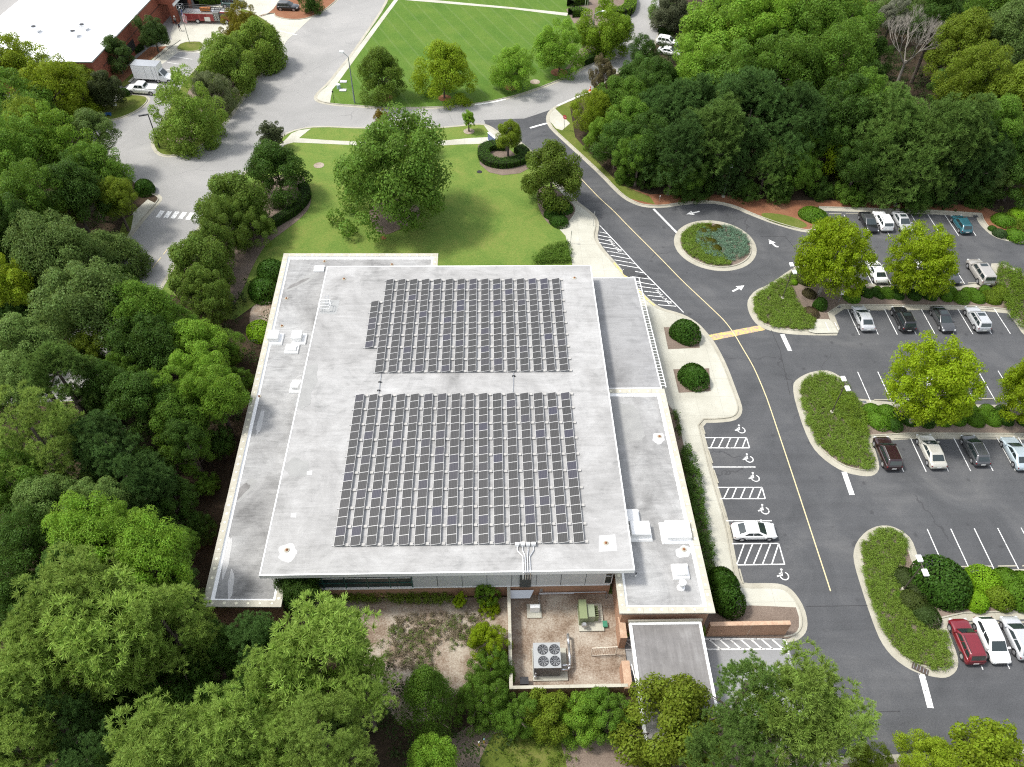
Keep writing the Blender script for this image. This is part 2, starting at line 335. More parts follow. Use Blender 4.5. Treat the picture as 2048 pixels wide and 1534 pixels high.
surf('mulch_bed',GP([(1340,815),(1356,835),(1366,888),(1406,1008),(1424,1123),(1447,1160),(1462,1214),(1400,1235),(1330,800)]),.1465,MULCH)
for q in ([(1327,656),(1396,655),(1399,697),(1336,700)],[(1346,740),(1418,738),(1421,784),(1357,787)]):
    surf('tree_bed',GP(q),.147,MULCH)
surf('mulch_bed',GP([(956,292),(985,289),(1010,291),(1050,330),(1058,338),(1040,348),(1005,352),(978,346),(960,330),(957,308)]),.1475,MULCH)
surf('mulch_bed',smooth(GP([(1078,372),(1112,378),(1150,412),(1150,428),(1130,452),(1112,459),(1092,445),(1078,420),(1072,395)])),.148,MULCH)
surf('mulch_bed',smooth(GP([(735,420),(770,400),(810,400),(845,420),(835,445),(795,462),(768,474),(745,455)])),.1485,MULCH)
surf('mulch_bed',smooth(GP([(600,340),(622,385),(622,415),(600,440),(560,470),(520,500),(470,620),(430,640),(345,590),(345,570),(430,430),(500,370)])),.149,MULCH)
surf('mulch_bed',smooth(GP([(505,610),(545,600),(548,630),(528,655),(505,668),(498,640)])),.1495,GRAVEL)
for x,y,r in ((638,332,.9),(938,264,1.0),(1070,165,1)): 
    c=G(x,y); surf('tree_ring',[(c.x+r*math.cos(a*.5),c.y+r*math.sin(a*.5)*1.0) for a in range(13)],.15,GRAVEL)
# -- B: the big mown lawn across the road
B_px=[(830,-140),(790,-50),(772,0),(755,30),(730,66),(700,110),(676,138),(655,165),(634,184),(626,196),(632,204),(650,209),(670,212),(700,214),(770,219),(850,219),(920,215),(980,207),(1040,193),(1100,172),(1150,150),(1195,122),(1232,84),(1252,48),(1264,20),(1272,-10),(1272,-60),(1260,-140)]
Db=curb(GP(B_px),1,False,it=1)
raised('mown_lawn',[(d.x,d.y) for d in Db],MOWN)
surf('sidewalk',GP([(900,-140),(856,-80),(789,0),(719,92),(653,175),(634,190),(634,199),(650,206),(660,207),(665,180),(672,172),(764,45),(800,-4),(868,-80),(915,-140)]),.134,CONC)
surf('sidewalk',GP([(800,-6),(845,-1),(1023,15.5),(1136,27),(1134,33),(1023,19),(838,3.5),(797,0)]),.1345,CONC)
surf('mulch_bed',GP([(1132,20),(1175,-4),(1265,-30),(1262,15),(1240,50),(1205,105),(1160,135),(1130,140),(1150,110),(1200,60),(1148,48)]),.136,MULCH)
for x,y,r in ((770,196,1.6),(889,197,1.3),(1022,176,1.3),(1118,146,1.7)):
    c=G(x,y); surf('tree_ring',[(c.x+r*math.cos(a*.5),c.y+r*math.sin(a*.5)) for a in range(13)],.137,STRAW)
# -- C: the woods on the right
C_px=[(1330,20),(1320,60),(1300,100),(1240,140),(1205,165),(1180,181),(1134,201),(1111.5,211),(1096.5,222.5),(1091.5,235),(1093,246),(1101.5,260),(1131.5,287.5),(1164,317.5),(1199,350),(1231,384),(1249,399),(1269,409),(1289,415),(1324,416.5),(1359,411),(1399,406.5),(1436.5,408),(1469,416.5),(1499,430),(1535,444),(1566,454),(1598.5,463),(1622,466),(1634,460),(1637,440),(1640,422)]
Dc=curb(GP(C_px),1,False,it=1)
N1=[(1640,421.5),(1951,431.5),(1955,442),(1966,456.5),(1983.5,471.5),(2003.5,480),(2047,488),(2250,520)]
Dn=curb(GP(N1),1,False,it=1,gut=.9)
far=[(280,140),(320,420),(120,420),(70,300),(55,250),(48,215)]
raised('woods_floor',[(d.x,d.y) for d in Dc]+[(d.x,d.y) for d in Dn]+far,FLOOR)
surf('pine_straw',[(d.x,d.y) for d in Dc[26:]]+[(d.x,d.y) for d in Dn]+[(p.x,p.y) for p in GP([(2250,470),(1990,425),(1960,412),(1700,402),(1560,402),(1440,391),(1370,388),(1300,390),(1240,372)])],.128,STRAW)
surf('verge',[(d.x,d.y) for d in Dc if 205<proj((d.x,d.y,0))[1]<400]+[(p.x,p.y) for p in GP([(1310,410),(1300,395),(1240,370),(1195,325),(1150,275),(1140,215),(1180,190)])],.132,VERGE)
surf('verge',smooth(GP([(1520,425),(1580,432),(1620,452),(1600,459),(1560,450),(1525,437)])),.134,VERGE)
surf('sidewalk',GP([(1108,216),(1140,248),(1124,262),(1112,258),(1099,243),(1100,228)]),.138,CONC)
# painted white curb along the upper road
wp=smooth(GP([(1180,181),(1134,201),(1111.5,211)]),False,1); MB().strip(offset(wp,.1,False),offset(wp,.75,False),.03,.165).build('white_kerb_paint',WCURB,fix=False)['kind']='structure'
wp=smooth(GP([(950,211),(980,207),(1012,200)]),False,1); MB().strip(offset(wp,.05,False),offset(wp,.5,False),.028,.03).build('white_kerb_paint',WCURB,fix=False)['kind']='structure'
# -- islands
def island(px,bed,m=MULCH,gut=.75,it=1):
    P=GP(px); a=sum(P[i].x*P[(i+1)%len(P)].y-P[(i+1)%len(P)].x*P[i].y for i in range(len(P)))
    D=curb(P,1 if a>0 else -1,True,gut=gut,it=it); raised(bed,[(d.x,d.y) for d in D],m,.125); return D
RC=Vector((34.5,95.7)); RR=6.25
D=curb([(RC.x+RR*math.cos(a*math.pi/24),RC.y+RR*math.sin(a*math.pi/24)) for a in range(48)],1,True,gut=.75,it=0,top=.2); raised('island_bed',[(d.x,d.y) for d in D],MULCH,.125)
I1=[(1494,614),(1501.5,634),(1514,650),(1531,659),(1561,666.5),(1598.5,670),(1640,671),(1684.7,671),(1664,618),(1760,619),(2011,621),(2030,645),(2048,672),(2150,760),(2300,760),(2240,640),(2047,548),(2020,532),(1998,526.5),(1978,527),(1986,574),(1708,569),(1672,545),(1648,515),(1625,517),(1598.5,528),(1573.5,544),(1556,556.5),(1536,570),(1511,580),(1496,597)]
I2=[(1586,768),(1587,790),(1596,823),(1608.5,860.5),(1623.5,893),(1643.5,915.5),(1671,935.5),(1696,947),(1728.5,953),(1746,952),(1757,943),(1759,930),(1750,898),(1743.5,878),(2060,879),(2300,881),(2300,814),(2050,811),(1714,804),(1700,775),(1686,757),(1668,745),(1650,740),(1625,743),(1605,751),(1592,760)]
I3=[(1838.5,1123),(1833.5,1105.5),(1823.5,1078),(1806,1063),(1786,1053),(1768.5,1050.5),(1751,1053),(1731,1063),(1713.5,1083),(1706,1105.5),(1708.5,1128),(1716,1155),(1733.5,1210),(1748.5,1252.5),(1761,1282.5),(1778.5,1307.5),(1801,1327.5),(1826,1342.5),(1848.5,1350),(1878.5,1356),(1896,1355),(1911,1345),(1917,1330),(1915,1310),(1901,1275),(1893.5,1243),(2060,1238),(2300,1234),(2300,1132),(2050,1138),(1933,1141),(1850,1143)]
island(I1,'island_bed'); island(I2,'island_bed'); island(I3,'island_bed')
surf('ramp_pavement',GP([(1634,640),(1657,640),(1664,646),(1676,667),(1630,668),(1615,664)]),.16,CONC)
for a in ((1650,646,1658,664),(1668,646,1677,663)): pass
# -- far left: the fire station's grounds
FS_px=[(560,60),(548,100),(540,130),(500,180),(470,228),(440,262),(420,285),(395,300),(360,312),(335,316),(312,310),(301,292),(303,276),(318,262),(325,240),(350,180),(420,100),(455,60),(470,30),(500,22),(530,36)]
island(FS_px,'tree_island_grass',VERGE,.4,1)
surf('pine_straw',smooth(GP([(330,285),(345,230),(400,150),(450,80),(500,40),(535,60),(525,130),(455,225),(400,280),(350,300)])),.134,MULCH)
island([(176,238),(200,243),(225,243),(250,236),(280,222),(298,206),(301,196),(290,190),(255,188),(225,206),(190,215),(178,225)],'verge_island',VERGE,.35)
surf('sidewalk',GP([(150,243),(180,212),(224,204),(252,184),(258,178),(248,176),(215,198),(170,206),(140,230)]),.03,CONC)
surf('fire_station_apron',GP([(262,128),(300,100),(345,80),(340,68),(352,40),(375,20),(520,-10),(700,-80),(640,20),(575,80),(545,125),(430,160),(410,110),(360,110),(305,140),(280,150)]),.02,DRIVE)
surf('asphalt_bay',GP([(358,104),(410,106),(440,92),(430,150),(360,250),(310,180),(270,150),(300,125),(325,128)]),.03,ROAD)
island([(346,100),(362,84),(400,82),(408,86),(411,93),(404,101),(390,105),(370,105)],'flagpole_island',VERGE,.25)
island([(510,36),(545,27),(548,35),(575,41),(605,41),(635,32),(665,12),(690,-14),(640,-30),(560,-5),(538,26)],'entrance_island',STRAW,.3)
island([(480,14),(500,22),(520,25),(500,30),(475,30)],'corner_island',VERGE,.25)
raised('station_bed',GP([(225,160),(262,128),(300,100),(330,95),(335,92),(290,140),(262,165),(248,175)]),VERGE,.10)
raised('station_bed',GP([(225,160),(262,128),(300,95),(340,93),(305,118),(262,150),(235,175)]),STRAW,.11)
surf('sidewalk',GP([(262,165),(300,128),(345,92),(362,80),(352,78),(325,86),(338,90),(300,124),(272,150),(256,165)]),.125,CONC)
# left woods verge beyond the road
E_px=[(255,486),(272,462),(300,428),(322,404),(326,396),(318,388),(300,384)]
De=curb(GP(E_px[::-1]),-1,False,it=1)
raised('woods_floor',[(d.x,d.y) for d in De]+[(p.x,p.y) for p in GP([(245,498),(180,600),(150,640),(-300,640),(-300,180),(100,200),(140,235),(180,290),(250,350)])],FLOOR)
surf('sidewalk',GP([(268,425),(296,400),(312,408),(290,432),(258,470),(248,470)]),.134,CONC)
surf('verge',GP([(248,440),(268,430),(262,462),(245,490),(235,480)]),.136,VERGE)
surf('woods_floor',GP([(-300,640),(150,640),(130,700),(60,780),(-300,800)]),.12,FLOOR)
# southern edge of the lot
Ds=curb(GP([(1560,1517),(1700,1512),(1798,1509),(1916,1500),(2047,1496),(2400,1480)]),-1,False,it=1)
raised('south_verge',[(d.x,d.y) for d in Ds]+[(90,2),(13,2),(13.4,16)],MULCH)
surf('service_pavement',GP([(1262,1350),(1600,1350),(1640,1480),(1300,1500)]),.0125,APRON)

surf('south_bank',GP([(1268,1455),(1400,1450),(1530,1490),(1610,1514),(1660,1720),(1240,1720)]),.138,MULCH)
# ================================================================= PAINT
def stroke(mb,P,wd,z=.026):
    P=[Vector((p[0],p[1])) for p in P]; mb.strip(offset(P,wd/2,False),offset(P,-wd/2,False),z,z)
def marking(name,lines,wd,m,z=.026,world=False,sm=0):
    mb=MB()
    for L in lines:
        P=L if world else GP(L)
        if sm: P=smooth(P,False,sm)
        stroke(mb,P,wd,z)
    o=mb.build(name,m,fix=False); tag(o,kind='structure'); return o
marking('centre_line',[[(1094,287.5),(1130,324),(1169,365),(1186.5,383.5),(1202.7,400),(1227.6,422),(1254,450),(1296.6,492.4),(1326,521.8),(1364,561.4),(1400,595),(1435,628),(1450.4,643.4),(1468,667),(1485.6,697.4),(1504.4,729),(1515,751.4),(1527,780),(1536,803),(1566,893),(1596,983),(1651,1151.5),(1661,1182.5)]],.13,YPAINT,.030,sm=1)
marking('stop_line',[[(1060,256),(1094,246.5)]],.45,WPAINT)
marking('stop_line',[[(1307,418),(1353,465)]],.35,WPAINT)
for a,b in (((1564.5,669),(1580,702)),((1688,944),(1704,990)),((1843,1348),(1861,1416))): marking('stop_line',[[a,b]],.6,WPAINT)
hz=lambda x,y:(x/6.817+1100,y/6.817+400)
marking('fire_lane_edge',[[(1199.7,451.3),(1221.8,474.8),(1246.7,501),(1279,536.4),(1320,577.5),(1367,625)]],.14,WPAINT)
H=[(675,437,780,458),(655,480,830,515),(660,530,830,562),(670,580,880,618),(720,640,985,685),(775,697,1045,745),(825,755,1110,808),(880,818,1160,868),(935,880,1215,930),(1000,950,1280,995),(1075,1040,1360,1080),(1160,1112,1430,1160),(1220,1180,1490,1215),(1280,1245,1490,1268),(1330,1303,1550,1325),(1390,1362,1660,1392),(1470,1430,1720,1450)]
marking('fire_lane_hatching',[[hz(a,b),hz(c,d)] for a,b,c,d in H],.13,WPAINT,.027)
def along(a,b): d=G(*b)-G(*a); return math.atan2(d.y,d.x)
for a,b,wrn in (((1226,486),(1236,497),0),((1322,588),(1335,601),1)):
    m_=(G(*a)+G(*b))/2; text_mesh('fire_lane_lettering','FIRE LANE',.72,WPAINT,(m_.x-.15,m_.y,.031),along(a,b),kind='structure')
surf('yellow_crossing',GP([(1417.6,670),(1427,681),(1531,660),(1517,651)]),.024,YBAND)
yc=smooth(GP([(1232,524.7),(1254,551),(1270,568.7),(1280,579),(1296.6,596.6),(1312.7,609.8)]),False,1)
MB().strip(offset(yc,-.2,False),offset(yc,-.5,False),.026,.028).build('yellow_kerb_paint',YCURB,fix=False)['kind']='structure'
# accessible bays
cz=lambda x,y:(x/4+1024,y/4+768); gz=lambda x,y:(x/10.225+1420,y/10.225+1020)
L=[[cz(1545,430),cz(1875,430)],[cz(1565,512),cz(1900,512)],[cz(1875,430),cz(1900,512)]]+[[cz(a,432),cz(b,508)] for a,b in ((1625,1590),(1690,1652),(1748,1715),(1812,1778),(1872,1843))]
L+=[[cz(1600,665),cz(1948,665)]]
L+=[[cz(1645,828),cz(2000,828)],[cz(1665,918),cz(2025,918)],[cz(2000,828),cz(2025,918)]]+[[cz(a,830),cz(b,915)] for a,b in ((1735,1695),(1795,1760),(1865,1828),(1932,1898),(1998,1965))]
L+=[[gz(330,222),gz(1265,222)],[gz(450,693),gz(1400,685)],[gz(560,1125),gz(1530,1110)],[gz(1405,690),gz(1525,1110)]]+[[gz(a,700),gz(b,1105)] for a,b in ((695,550),(870,705),(1060,890),(1235,1075),(1400,1265))]
marking('accessible_bay_lines',L,.13,WPAINT)
def wheelchair(px,py):
    c=G(px,py); s=1.05; mb=MB(); z=.027
    def q(x,y): return (c.x+x*s,c.y+y*s)
    arc=[q(.12+.42*math.cos(a),-.12+.42*math.sin(a)) for a in [R(d) for d in range(-175,70,15)]]
    stroke(mb,arc,.12,z); stroke(mb,[q(-.05,.38),q(-.08,-.02),q(-.42,-.08),q(-.62,-.16)],.16,z); stroke(mb,[q(-.05,.2),q(-.35,.15)],.12,z)
    mb.disc((*q(.0,.60),z),.13)
    o=mb.build('wheelchair_symbol',WPAINT,fix=False); o['kind']='structure'
for p in ((1480,859),(1496,917),(1508,955),(1527,1019.5),(1565.5,1150)): wheelchair(*p)
# parking bays: lines run along Y, bays 2.65 m wide
def bays(xs,y0,y1): marking('parking_lines',[[(x,y0),(x,y1)] for x in xs],.11,WPAINT,world=True)
bays([56.8+2.73*k for k in range(-1,8)],97.7,103.3); bays([53+2.72*k for k in range(9)],86.3,91.2)
bays([50.34+2.62*k for k in range(9)],75.8,80.9); bays([47.85+2.66*k for k in range(12)],63.8,68.9)
bays([48.1+2.65*k for k in range(11)],52.9,57.9); bays([47.9+2.63*k for k in range(10)],40.2,45.2); bays([47.3+2.62*k for k in range(6)],29.5,34.4)
marking('parking_lines',[[(1650,646),(1657.5,663)],[(1668.5,646),(1676.5,662)]],.1,WPAINT,z=.166)
marking('crosswalk',[[(a/4,b/4+384),(c/4,d/4+384)] for a,b,c,d in ((1302,150,1262,205),(1360,155,1325,208),(1420,157,1380,212),(1480,162,1440,216),(1540,167,1500,222),(1598,172,1560,228))],.75,WPAINT)
marking('faded_centre_line',[[(335,498),(327,509)],[(322,515),(305,536)]],.12,YPAINT)
sb=[(350,104),(360,101.5)]
marking('parking_lines',[[(346,113),(385,119)],[(335,125),(374,131)],[(333,139),(361,143)]],.12,WPAINT,z=.036)
marking('asphalt_joint',[[(1612,1213),(1735,1211)],[(1520,473),(1570,473),(1601,510),(1616,560)],[(1560,1425),(1800,1423)],[(1540,655),(1560,700),(1580,790)]],.07,flat('tar_seal',(.035,.035,.037),.7),z=.016)
marking('station_lane_line',[[(560,62),(594,70)]],.3,WPAINT,z=.03)
def arrow(tail,tip,curved=False):
    a,b=G(*tail),G(*tip); a=Vector((a.x,a.y));b=Vector((b.x,b.y)); d=(b-a).normalized(); n=Vector((-d.y,d.x)); L=(b-a).length; mb=MB()
    h=b-d*L*.5; mb.add([(*(b),.028),(*(h+n*.55),.028),(*(h-n*.55),.028)],[(0,1,2)])
    if curved: stroke(mb,[a-n*.35-d*.0,a+d*.25-n*.05,a+d*.7+n*.0,h],.32,.027)
    else: stroke(mb,[a,h],.3,.027)
    o=mb.build('direction_arrow',WPAINT); o['kind']='structure'
arrow((1399,423),(1372.5,429)); arrow((1465,583),(1488.5,571)); arrow((1553,495),(1537,479),True)
# wheel stops
def wstop(a,b,lab):
    A,B=Vector(a[:2]),Vector(b[:2]); d=B-A; c=(A+B)/2; mb=MB(); l=d.length
    pr=[(-.09,.0),(-.07,.11),(.07,.11),(.09,.0)]; V=[(x,y,z) for x in (-l/2,l/2) for y,z in pr]
    mb.add(V,[(0,1,5,4),(1,2,6,5),(2,3,7,6),(3,0,4,7),(0,3,2,1),(4,5,6,7)])
    o=mb.build('wheel_stop',CURB); o.location=(c.x,c.y,.012); o.rotation_euler.z=math.atan2(d.y,d.x); tag(o,lab,'wheel stop','concrete wheel stops'); return o
hb=[((1402.7,846.7),(1410,868),'first pale concrete wheel stop beside the plaza curb, nearest the rounded corner'),((1417,901.7),(1425,926.7),'pale wheel stop just below the first hatched aisle'),((1427.7,940.5),(1436.5,966.7),'pale wheel stop between the single line and second hatched aisle'),((1444,1005.5),(1452.7,1034),'pale wheel stop just above the white sedan'),((1457.7,1050.5),(1465,1078),'pale wheel stop behind the white sedan in the accessible bay'),((1478.7,1138),(1486.5,1166.7),'last wheel stop below the third hatched aisle, by the curved curb')]
for a,b,l in hb: wstop(G(*a,.05),G(*b,.05),l)
ordn=['first','second','third','fourth','fifth','sixth','seventh','eighth','ninth','tenth','eleventh','twelfth','thirteenth','fourteenth','fifteenth','sixteenth','seventeenth','eighteenth']
for row,x0,sp,n,y,desc in ((0,54.1,2.73,8,103.55,'in the farthest parking row'),(1,53+.2,2.72,8,86.4,'above the far shrub row'),(2,50.5,2.62,8,80.75,'below the far shrub row'),(3,48.0,2.66,9,64.0,'above the middle shrub row'),(4,45.7,2.65,9,57.85,'below the middle shrub row'),(5,48.1,2.63,6,40.5,'above the near shrub row'),(6,46.1,2.62,4,34.2,'below the near shrub row')):
    for k in range(n):
        X=x0+sp*k; wstop((X+.35,y),(X+sp-.35,y),f'{ordn[k]} concrete wheel stop from the left {desc}')
# ================================================================= MAIN BUILDING
lib=empty('flat_roofed_building',(0,58,0),0,'long flat-roofed tan brick building with pale membrane roofs in the middle','building')
def L(P): return [(x,y-58) for x,y in P]     # children sit in the building's own frame
def part(mb,name,mats,parent=lib,**k):
    mb.v=[(x,y-58,z) for x,y,z in mb.v]; return mb.build(name,mats,parent,**k)
MZ,WZ=7.4,5.15
main=[(-21.75,36.65),(13.52,36.65),(13.52,81.85),(-21.45,81.9)]
mb=MB(); mb.prism(main,6.85,MZ,mi=1,top=False,bottom=True); mb.sheet(main,MZ-.03,mi=0)
inn=offset([Vector(p) for p in main],.13,True); mb.strip(main,inn,MZ,MZ,True,mi=1); mb.strip(inn,inn,MZ,MZ-.03,True,mi=1)
part(mb,'main_roof',[ROOF_M,WHITE],fix=False)
def wing_roof(name,P,z,m,cw=.62,drop=.32,copm=COPING,dots=True,sides=None,lip=.22):
    P=[Vector(p) for p in P]; a=sum(P[i].x*P[(i+1)%len(P)].y-P[(i+1)%len(P)].x*P[i].y for i in range(len(P)))
    if a<0: P=P[::-1]
    I=offset(P,cw,True); I2=offset(P,cw+.28,True); mb=MB(); mb.sheet(P,z-drop,mi=0)
    mb.strip(I,I2,z-.12,z-drop+.02,True,mi=2); mb.strip(I,I,z,z-.12,True,mi=2)
    r=part(mb,name,[m,copm,WHITER],fix=False)
    cp=MB(); cp.strip(P,I,z,z,True); O=offset(P,-.05,True); cp.strip(O,O,z-.16,z+.004,True); cp.strip(O,P,z+.004,z,True); 
    c=part(cp,'coping',copm,r,fix=False)
    if dots:
        d=MB()
        for i in range(len(P)):
            A=(P[i]+I[i])/2;B=(P[(i+1)%len(P)]+I[(i+1)%len(P)])/2; l=(B-A).length; n=max(1,int(l/1.02))
            for k in range(n):
                p=A.lerp(B,(k+.5)/n); rr=.13+.03*math.sin(k*7.3+i)
                d.add([(p.x+rr*math.cos(t*math.pi/5),p.y+rr*math.sin(t*math.pi/5),z+.012) for t in range(10)],[tuple(range(10))])
        s=part(d,'coping_stud',flat('stud_cream',(.74,.71,.55),.7),r,fix=False); s['kind']='stuff'
    return r
west=[(-28.46,87.44),(-7.16,87.31),(-7.16,82.2),(-19.9,82.2),(-19.9,34.66),(-27.15,34.83)]
# the wing roof runs on below the main roof's edge
wing_roof('west_wing_roof',[(-28.46,87.44),(-7.16,87.31),(-7.16,78.2),(-19.85,78.2),(-19.85,34.66),(-27.15,34.83)],WZ,ROOF_W)
wing_roof('east_wing_roof',[(11.98,33.45),(20.94,33.34),(20.52,61.61),(12.2,61.69)],WZ,ROOF_E)
cn=[(12.0,61.9),(20.35,61.85),(19.80,82.2),(12.0,82.2)]
mb=MB(); mb.prism(cn,4.55,4.98,mi=1,top=False,bottom=True); mb.sheet(cn,4.95,mi=0)
ic=offset([Vector(p) for p in cn],.14,True); mb.strip(cn,ic,4.98,4.98,True,mi=1); mb.strip(ic,ic,4.98,4.95,True,mi=1)
part(mb,'entrance_canopy',[ROOF_C,WHITE],fix=False)
# slotted sunshade along the canopy's outer edge
mb=MB()
for k in range(40):
    y=62.4+k*.49; x=20.35-(y-61.9)/20.3*.55; mb.box((x+.28,y,4.86),(.5,.05,.07))
A=(20.9,62.1,4.86);B=(20.36,82.1,4.86); mb.tube(A,B,.06)
part(mb,'sunshade',WHITE)
# walls
mb=MB()
mb.prism([(-28.1,87.1),(-7.5,86.95),(-7.5,80.5),(11.9,80.5),(11.9,38),(-19.95,38),(-19.95,35.0),(-26.85,35.15)],0,WZ-.4,top=False)
part(mb,'brick_wall',BRICK)
mb=MB(); mb.prism([(12.3,61.3),(20.2,61.25),(20.6,33.7),(12.32,33.8)],0,WZ-.2,top=False); part(mb,'east_wing_wall',BRICK)
mb=MB(); mb.prism([(-19.9,38.05),(11.88,38.05),(11.88,80.45),(-19.9,80.45)],WZ-.5,6.86,top=False)
mb.box((2.0,37.985,4.55),(19.7,.05,4.6)); 
for k in range(9): mb.box((-7.85+k*2.45,37.95,4.55),(.035,.03,4.6),mi=1)
mb.box((2.0,37.93,2.22),(19.7,.12,.07),mi=2)
part(mb,'upper_wall',[GREYP,DARK,WHITE])
wn=MB(); wn.box((-13.35,37.98,4.35),(10.9,.10,3.9)); w0=part(wn,'ribbon_window',GLASS)
fr=MB()
for k in range(6): fr.box((-18.8+k*2.18,37.90,4.35),(.10,.08,3.9),mi=0)
for z in (2.45,3.35,4.3,5.3,6.2): fr.box((-13.35,37.905,z),(10.9,.07,.09),mi=1 if z not in (2.45,4.3) else 2)
part(fr,'mullion',[GREENF,GREENF,WHITE],w0)
fr=MB(); fr.box((-13.35,37.9,2.28),(11.1,.2,.14)); part(fr,'sill',WHITE,w0)
wn=MB(); wn.box((11.55,37.97,4.0),(.65,.08,2.9)); w1=part(wn,'narrow_window',GLASS)
fr=MB()
for x in (11.2,11.9): fr.box((x,37.93,4.0),(.07,.1,2.9))
for z in (2.55,4.0,5.45): fr.box((11.55,37.93,z),(.77,.1,.07))
part(fr,'frame',WHITE,w1)
# glazed entrance front under the canopy
mb=MB(); mb.box((17.0,72,2.2),(.1,20,4.4)); g=part(mb,'glazed_front',GLASS)
mb=MB()
for k in range(11): mb.box((17.07,62.3+k*1.96,2.2),(.06,.08,4.4))
part(mb,'mullion',GREENF,g)
for y in (63.5,69.5,75.5,81.2):
    mb=MB(); mb.tube((19.3,y,0.1),(19.3,y,4.6),.14,n=12); part(mb,'canopy_post',WHITE)
mb=MB(); mb.box((17.4,28.2+9.2,WZ-.25),(0.1,.1,.1))
# stains, patches and walk pads lying on the roofs
def blob(cx,cy,rx,ry,rot,z,m,name='roof_stain',seed=0,n=26,parent=lib):
    rg=random.Random(seed); P=[]
    for k in range(n):
        a=2*math.pi*k/n; rr=1+.16*math.sin(2*a+seed)+.10*math.sin(5*a+seed*2)+rg.uniform(-.05,.05)
        x,y=rx*rr*math.cos(a),ry*rr*math.sin(a); P.append((cx+x*math.cos(rot)-y*math.sin(rot),cy+x*math.sin(rot)+y*math.cos(rot)))
    mb=MB().sheet(P,z); return part(mb,name,m,parent,fix=False)
WR=WZ-.32+.006; MR=MZ-.03+.006; ER=WR
def rp(x,y,z=MZ): p=G(x,y,z); return p.x,p.y
a=rp(602,560,WZ); blob(*a,2.4,.75,R(40),WR,STAIN2,seed=1); blob(a[0]-.4,a[1]-.3,1.5,.35,R(42),WR+.004,STAIN,seed=2)
a=rp(474,985,WZ); blob(*a,1.6,.55,R(62),WR,STAIN,seed=3); blob(a[0]+.3,a[1]+.2,2.0,.8,R(62),WR-.003,STAIN2,seed=9)
a=rp(452,1110,WZ); blob(*a,.35,2.0,R(4),WR,PATCH,seed=5); a=rp(460,1165,WZ); blob(*a,.28,1.5,R(10),WR,PATCH,seed=6)
a=rp(519,840,WZ); blob(*a,.25,2.1,R(0),WR,PATCH,seed=8)
a=rp(617,760); blob(*a,1.1,2.3,R(-8),MR,STAIN2,seed=4); a=rp(606,800); blob(*a,.8,1.5,R(0),MR+.003,STAIN2,seed=14)
a=rp(594,935); blob(*a,1.2,1.3,0,MR,STAIN2,seed=15)
a=rp(575,1105); blob(*a,1.0,.9,.4,MR,PATCH,seed=11); a=rp(1214,1085); mb=MB().sheet([(a[0]-.9,a[1]-1),(a[0]+.9,a[1]-.9),(a[0]+.9,a[1]+.9),(a[0]-.7,a[1]+.8)],MR); part(mb,'roof_patch',PATCH,fix=False)
a=rp(1232,872,WZ); 
a=rp(1240,840,WZ); blob(a[0]+.2,a[1],2.2,3.6,0,ER,STAIN2,seed=21)
a=rp(1318,873,WZ); blob(*a,.8,.7,.4,ER+.003,PATCH,seed=12); a=rp(1368,1100,WZ); blob(*a,.8,.7,.1,ER+.003,PATCH,seed=13)
a=rp(636,625);b=rp(660,600); 
mb=MB().sheet([rp(644,600),rp(679,600),rp(673,628),rp(640,627)],MR); part(mb,'walk_pad',PAD,fix=False)
for x,y in ((588,1030),(620,945)):
    a=rp(x,y); mb=MB().sheet([(a[0]-.3,a[1]-.25),(a[0]+.25,a[1]-.3),(a[0]+.2,a[1]+.3),(a[0]-.35,a[1]+.2)],MR+.004); part(mb,'roof_patch',PATCH,fix=False)
for x,y,z in ((702,558,MZ),(574,1100,MZ),(1212,1086,MZ),(1149,556,MZ)): pass
# roof drains
def drain(px,py,z,lab):
    p=G(px,py,z); t=empty('roof_drain',(p.x,p.y,z),0,lab,'roof drain','roof drains')
    m=MB(); m.tube((0,0,.0),(0,0,.05),.28,.24,12); m.build('drain_ring',CURB,t)
    m=MB(); m.tube((0,0,.05),(0,0,.20),.15,.05,10); m.build('strainer',RUST,t)
for d in ((688,558,MR,'rusty drain dome near the far left corner of the main roof'),(574,1100,MR,'rusty drain dome on a pale patch at the near left corner of the main roof'),(1212,1086,MR,'rusty drain dome on a square patch at the near right corner of the main roof'),(1149,556,MR,'rusty drain dome at the far right corner of the main roof'),
 (649,523,WR,'small drain on the far strip of the west wing roof'),(784,529,WR,'drain against the main roof edge on the far strip'),(573,597,WR,'drain in a pale patch below the long dark stain on the west wing'),(564,652,WR,'small drain just above the white roof hatches on the west wing'),(518,793,WR,'drain in a dark stain halfway down the west wing'),(446,1047,WR,'drain near the low end of the west wing roof'),(1319,873,WR,'rusty drain on a pale patch in the upper east wing roof'),(1368,1099,WR,'rusty drain between the big white curb box and small box on the east wing')): drain(*d)
def roof_box(px,py,lx,ly,h,lab,z=WR,base=.22,cat='roof unit',name='roof_unit',ex=0,ey=0):
    p=G(px,py,z+h); t=empty(name,(p.x,p.y,z),0,lab,cat,'white boxes on the roofs')
    m=MB(); m.box((ex,ey,0),(lx+.5,ly+.5,base),z0=0,taper=.94); m.build('roof_curb',WHITER,t)
    m=MB(); m.box((0,0,0),(lx-.1,ly-.1,h-.1-base),z0=base); m.build('housing',WHITE,t)
    m=MB(); m.box((0,0,0),(lx,ly,.12),z0=h-.12,taper=.96); m.build('lid',WHITER,t); return t
roof_box(546,668,1.35,1.5,.9,'white roof box against the parapet, left of the pair on the west wing',ex=.2,ey=-.1)
roof_box(593,668,1.25,1.4,.9,'white roof box right of the parapet one on the west wing',ex=.25,ey=-.1)
roof_box(583,694,1.2,1.1,.45,'low white roof box just below the pair on the west wing')
roof_box(593,767,1.15,1.2,.75,'single white roof box touching the main roof edge on the west wing',ex=-.05,ey=-.1)
roof_box(638,536,.9,.7,.25,'small white vent box at the far corner of the west wing roof')
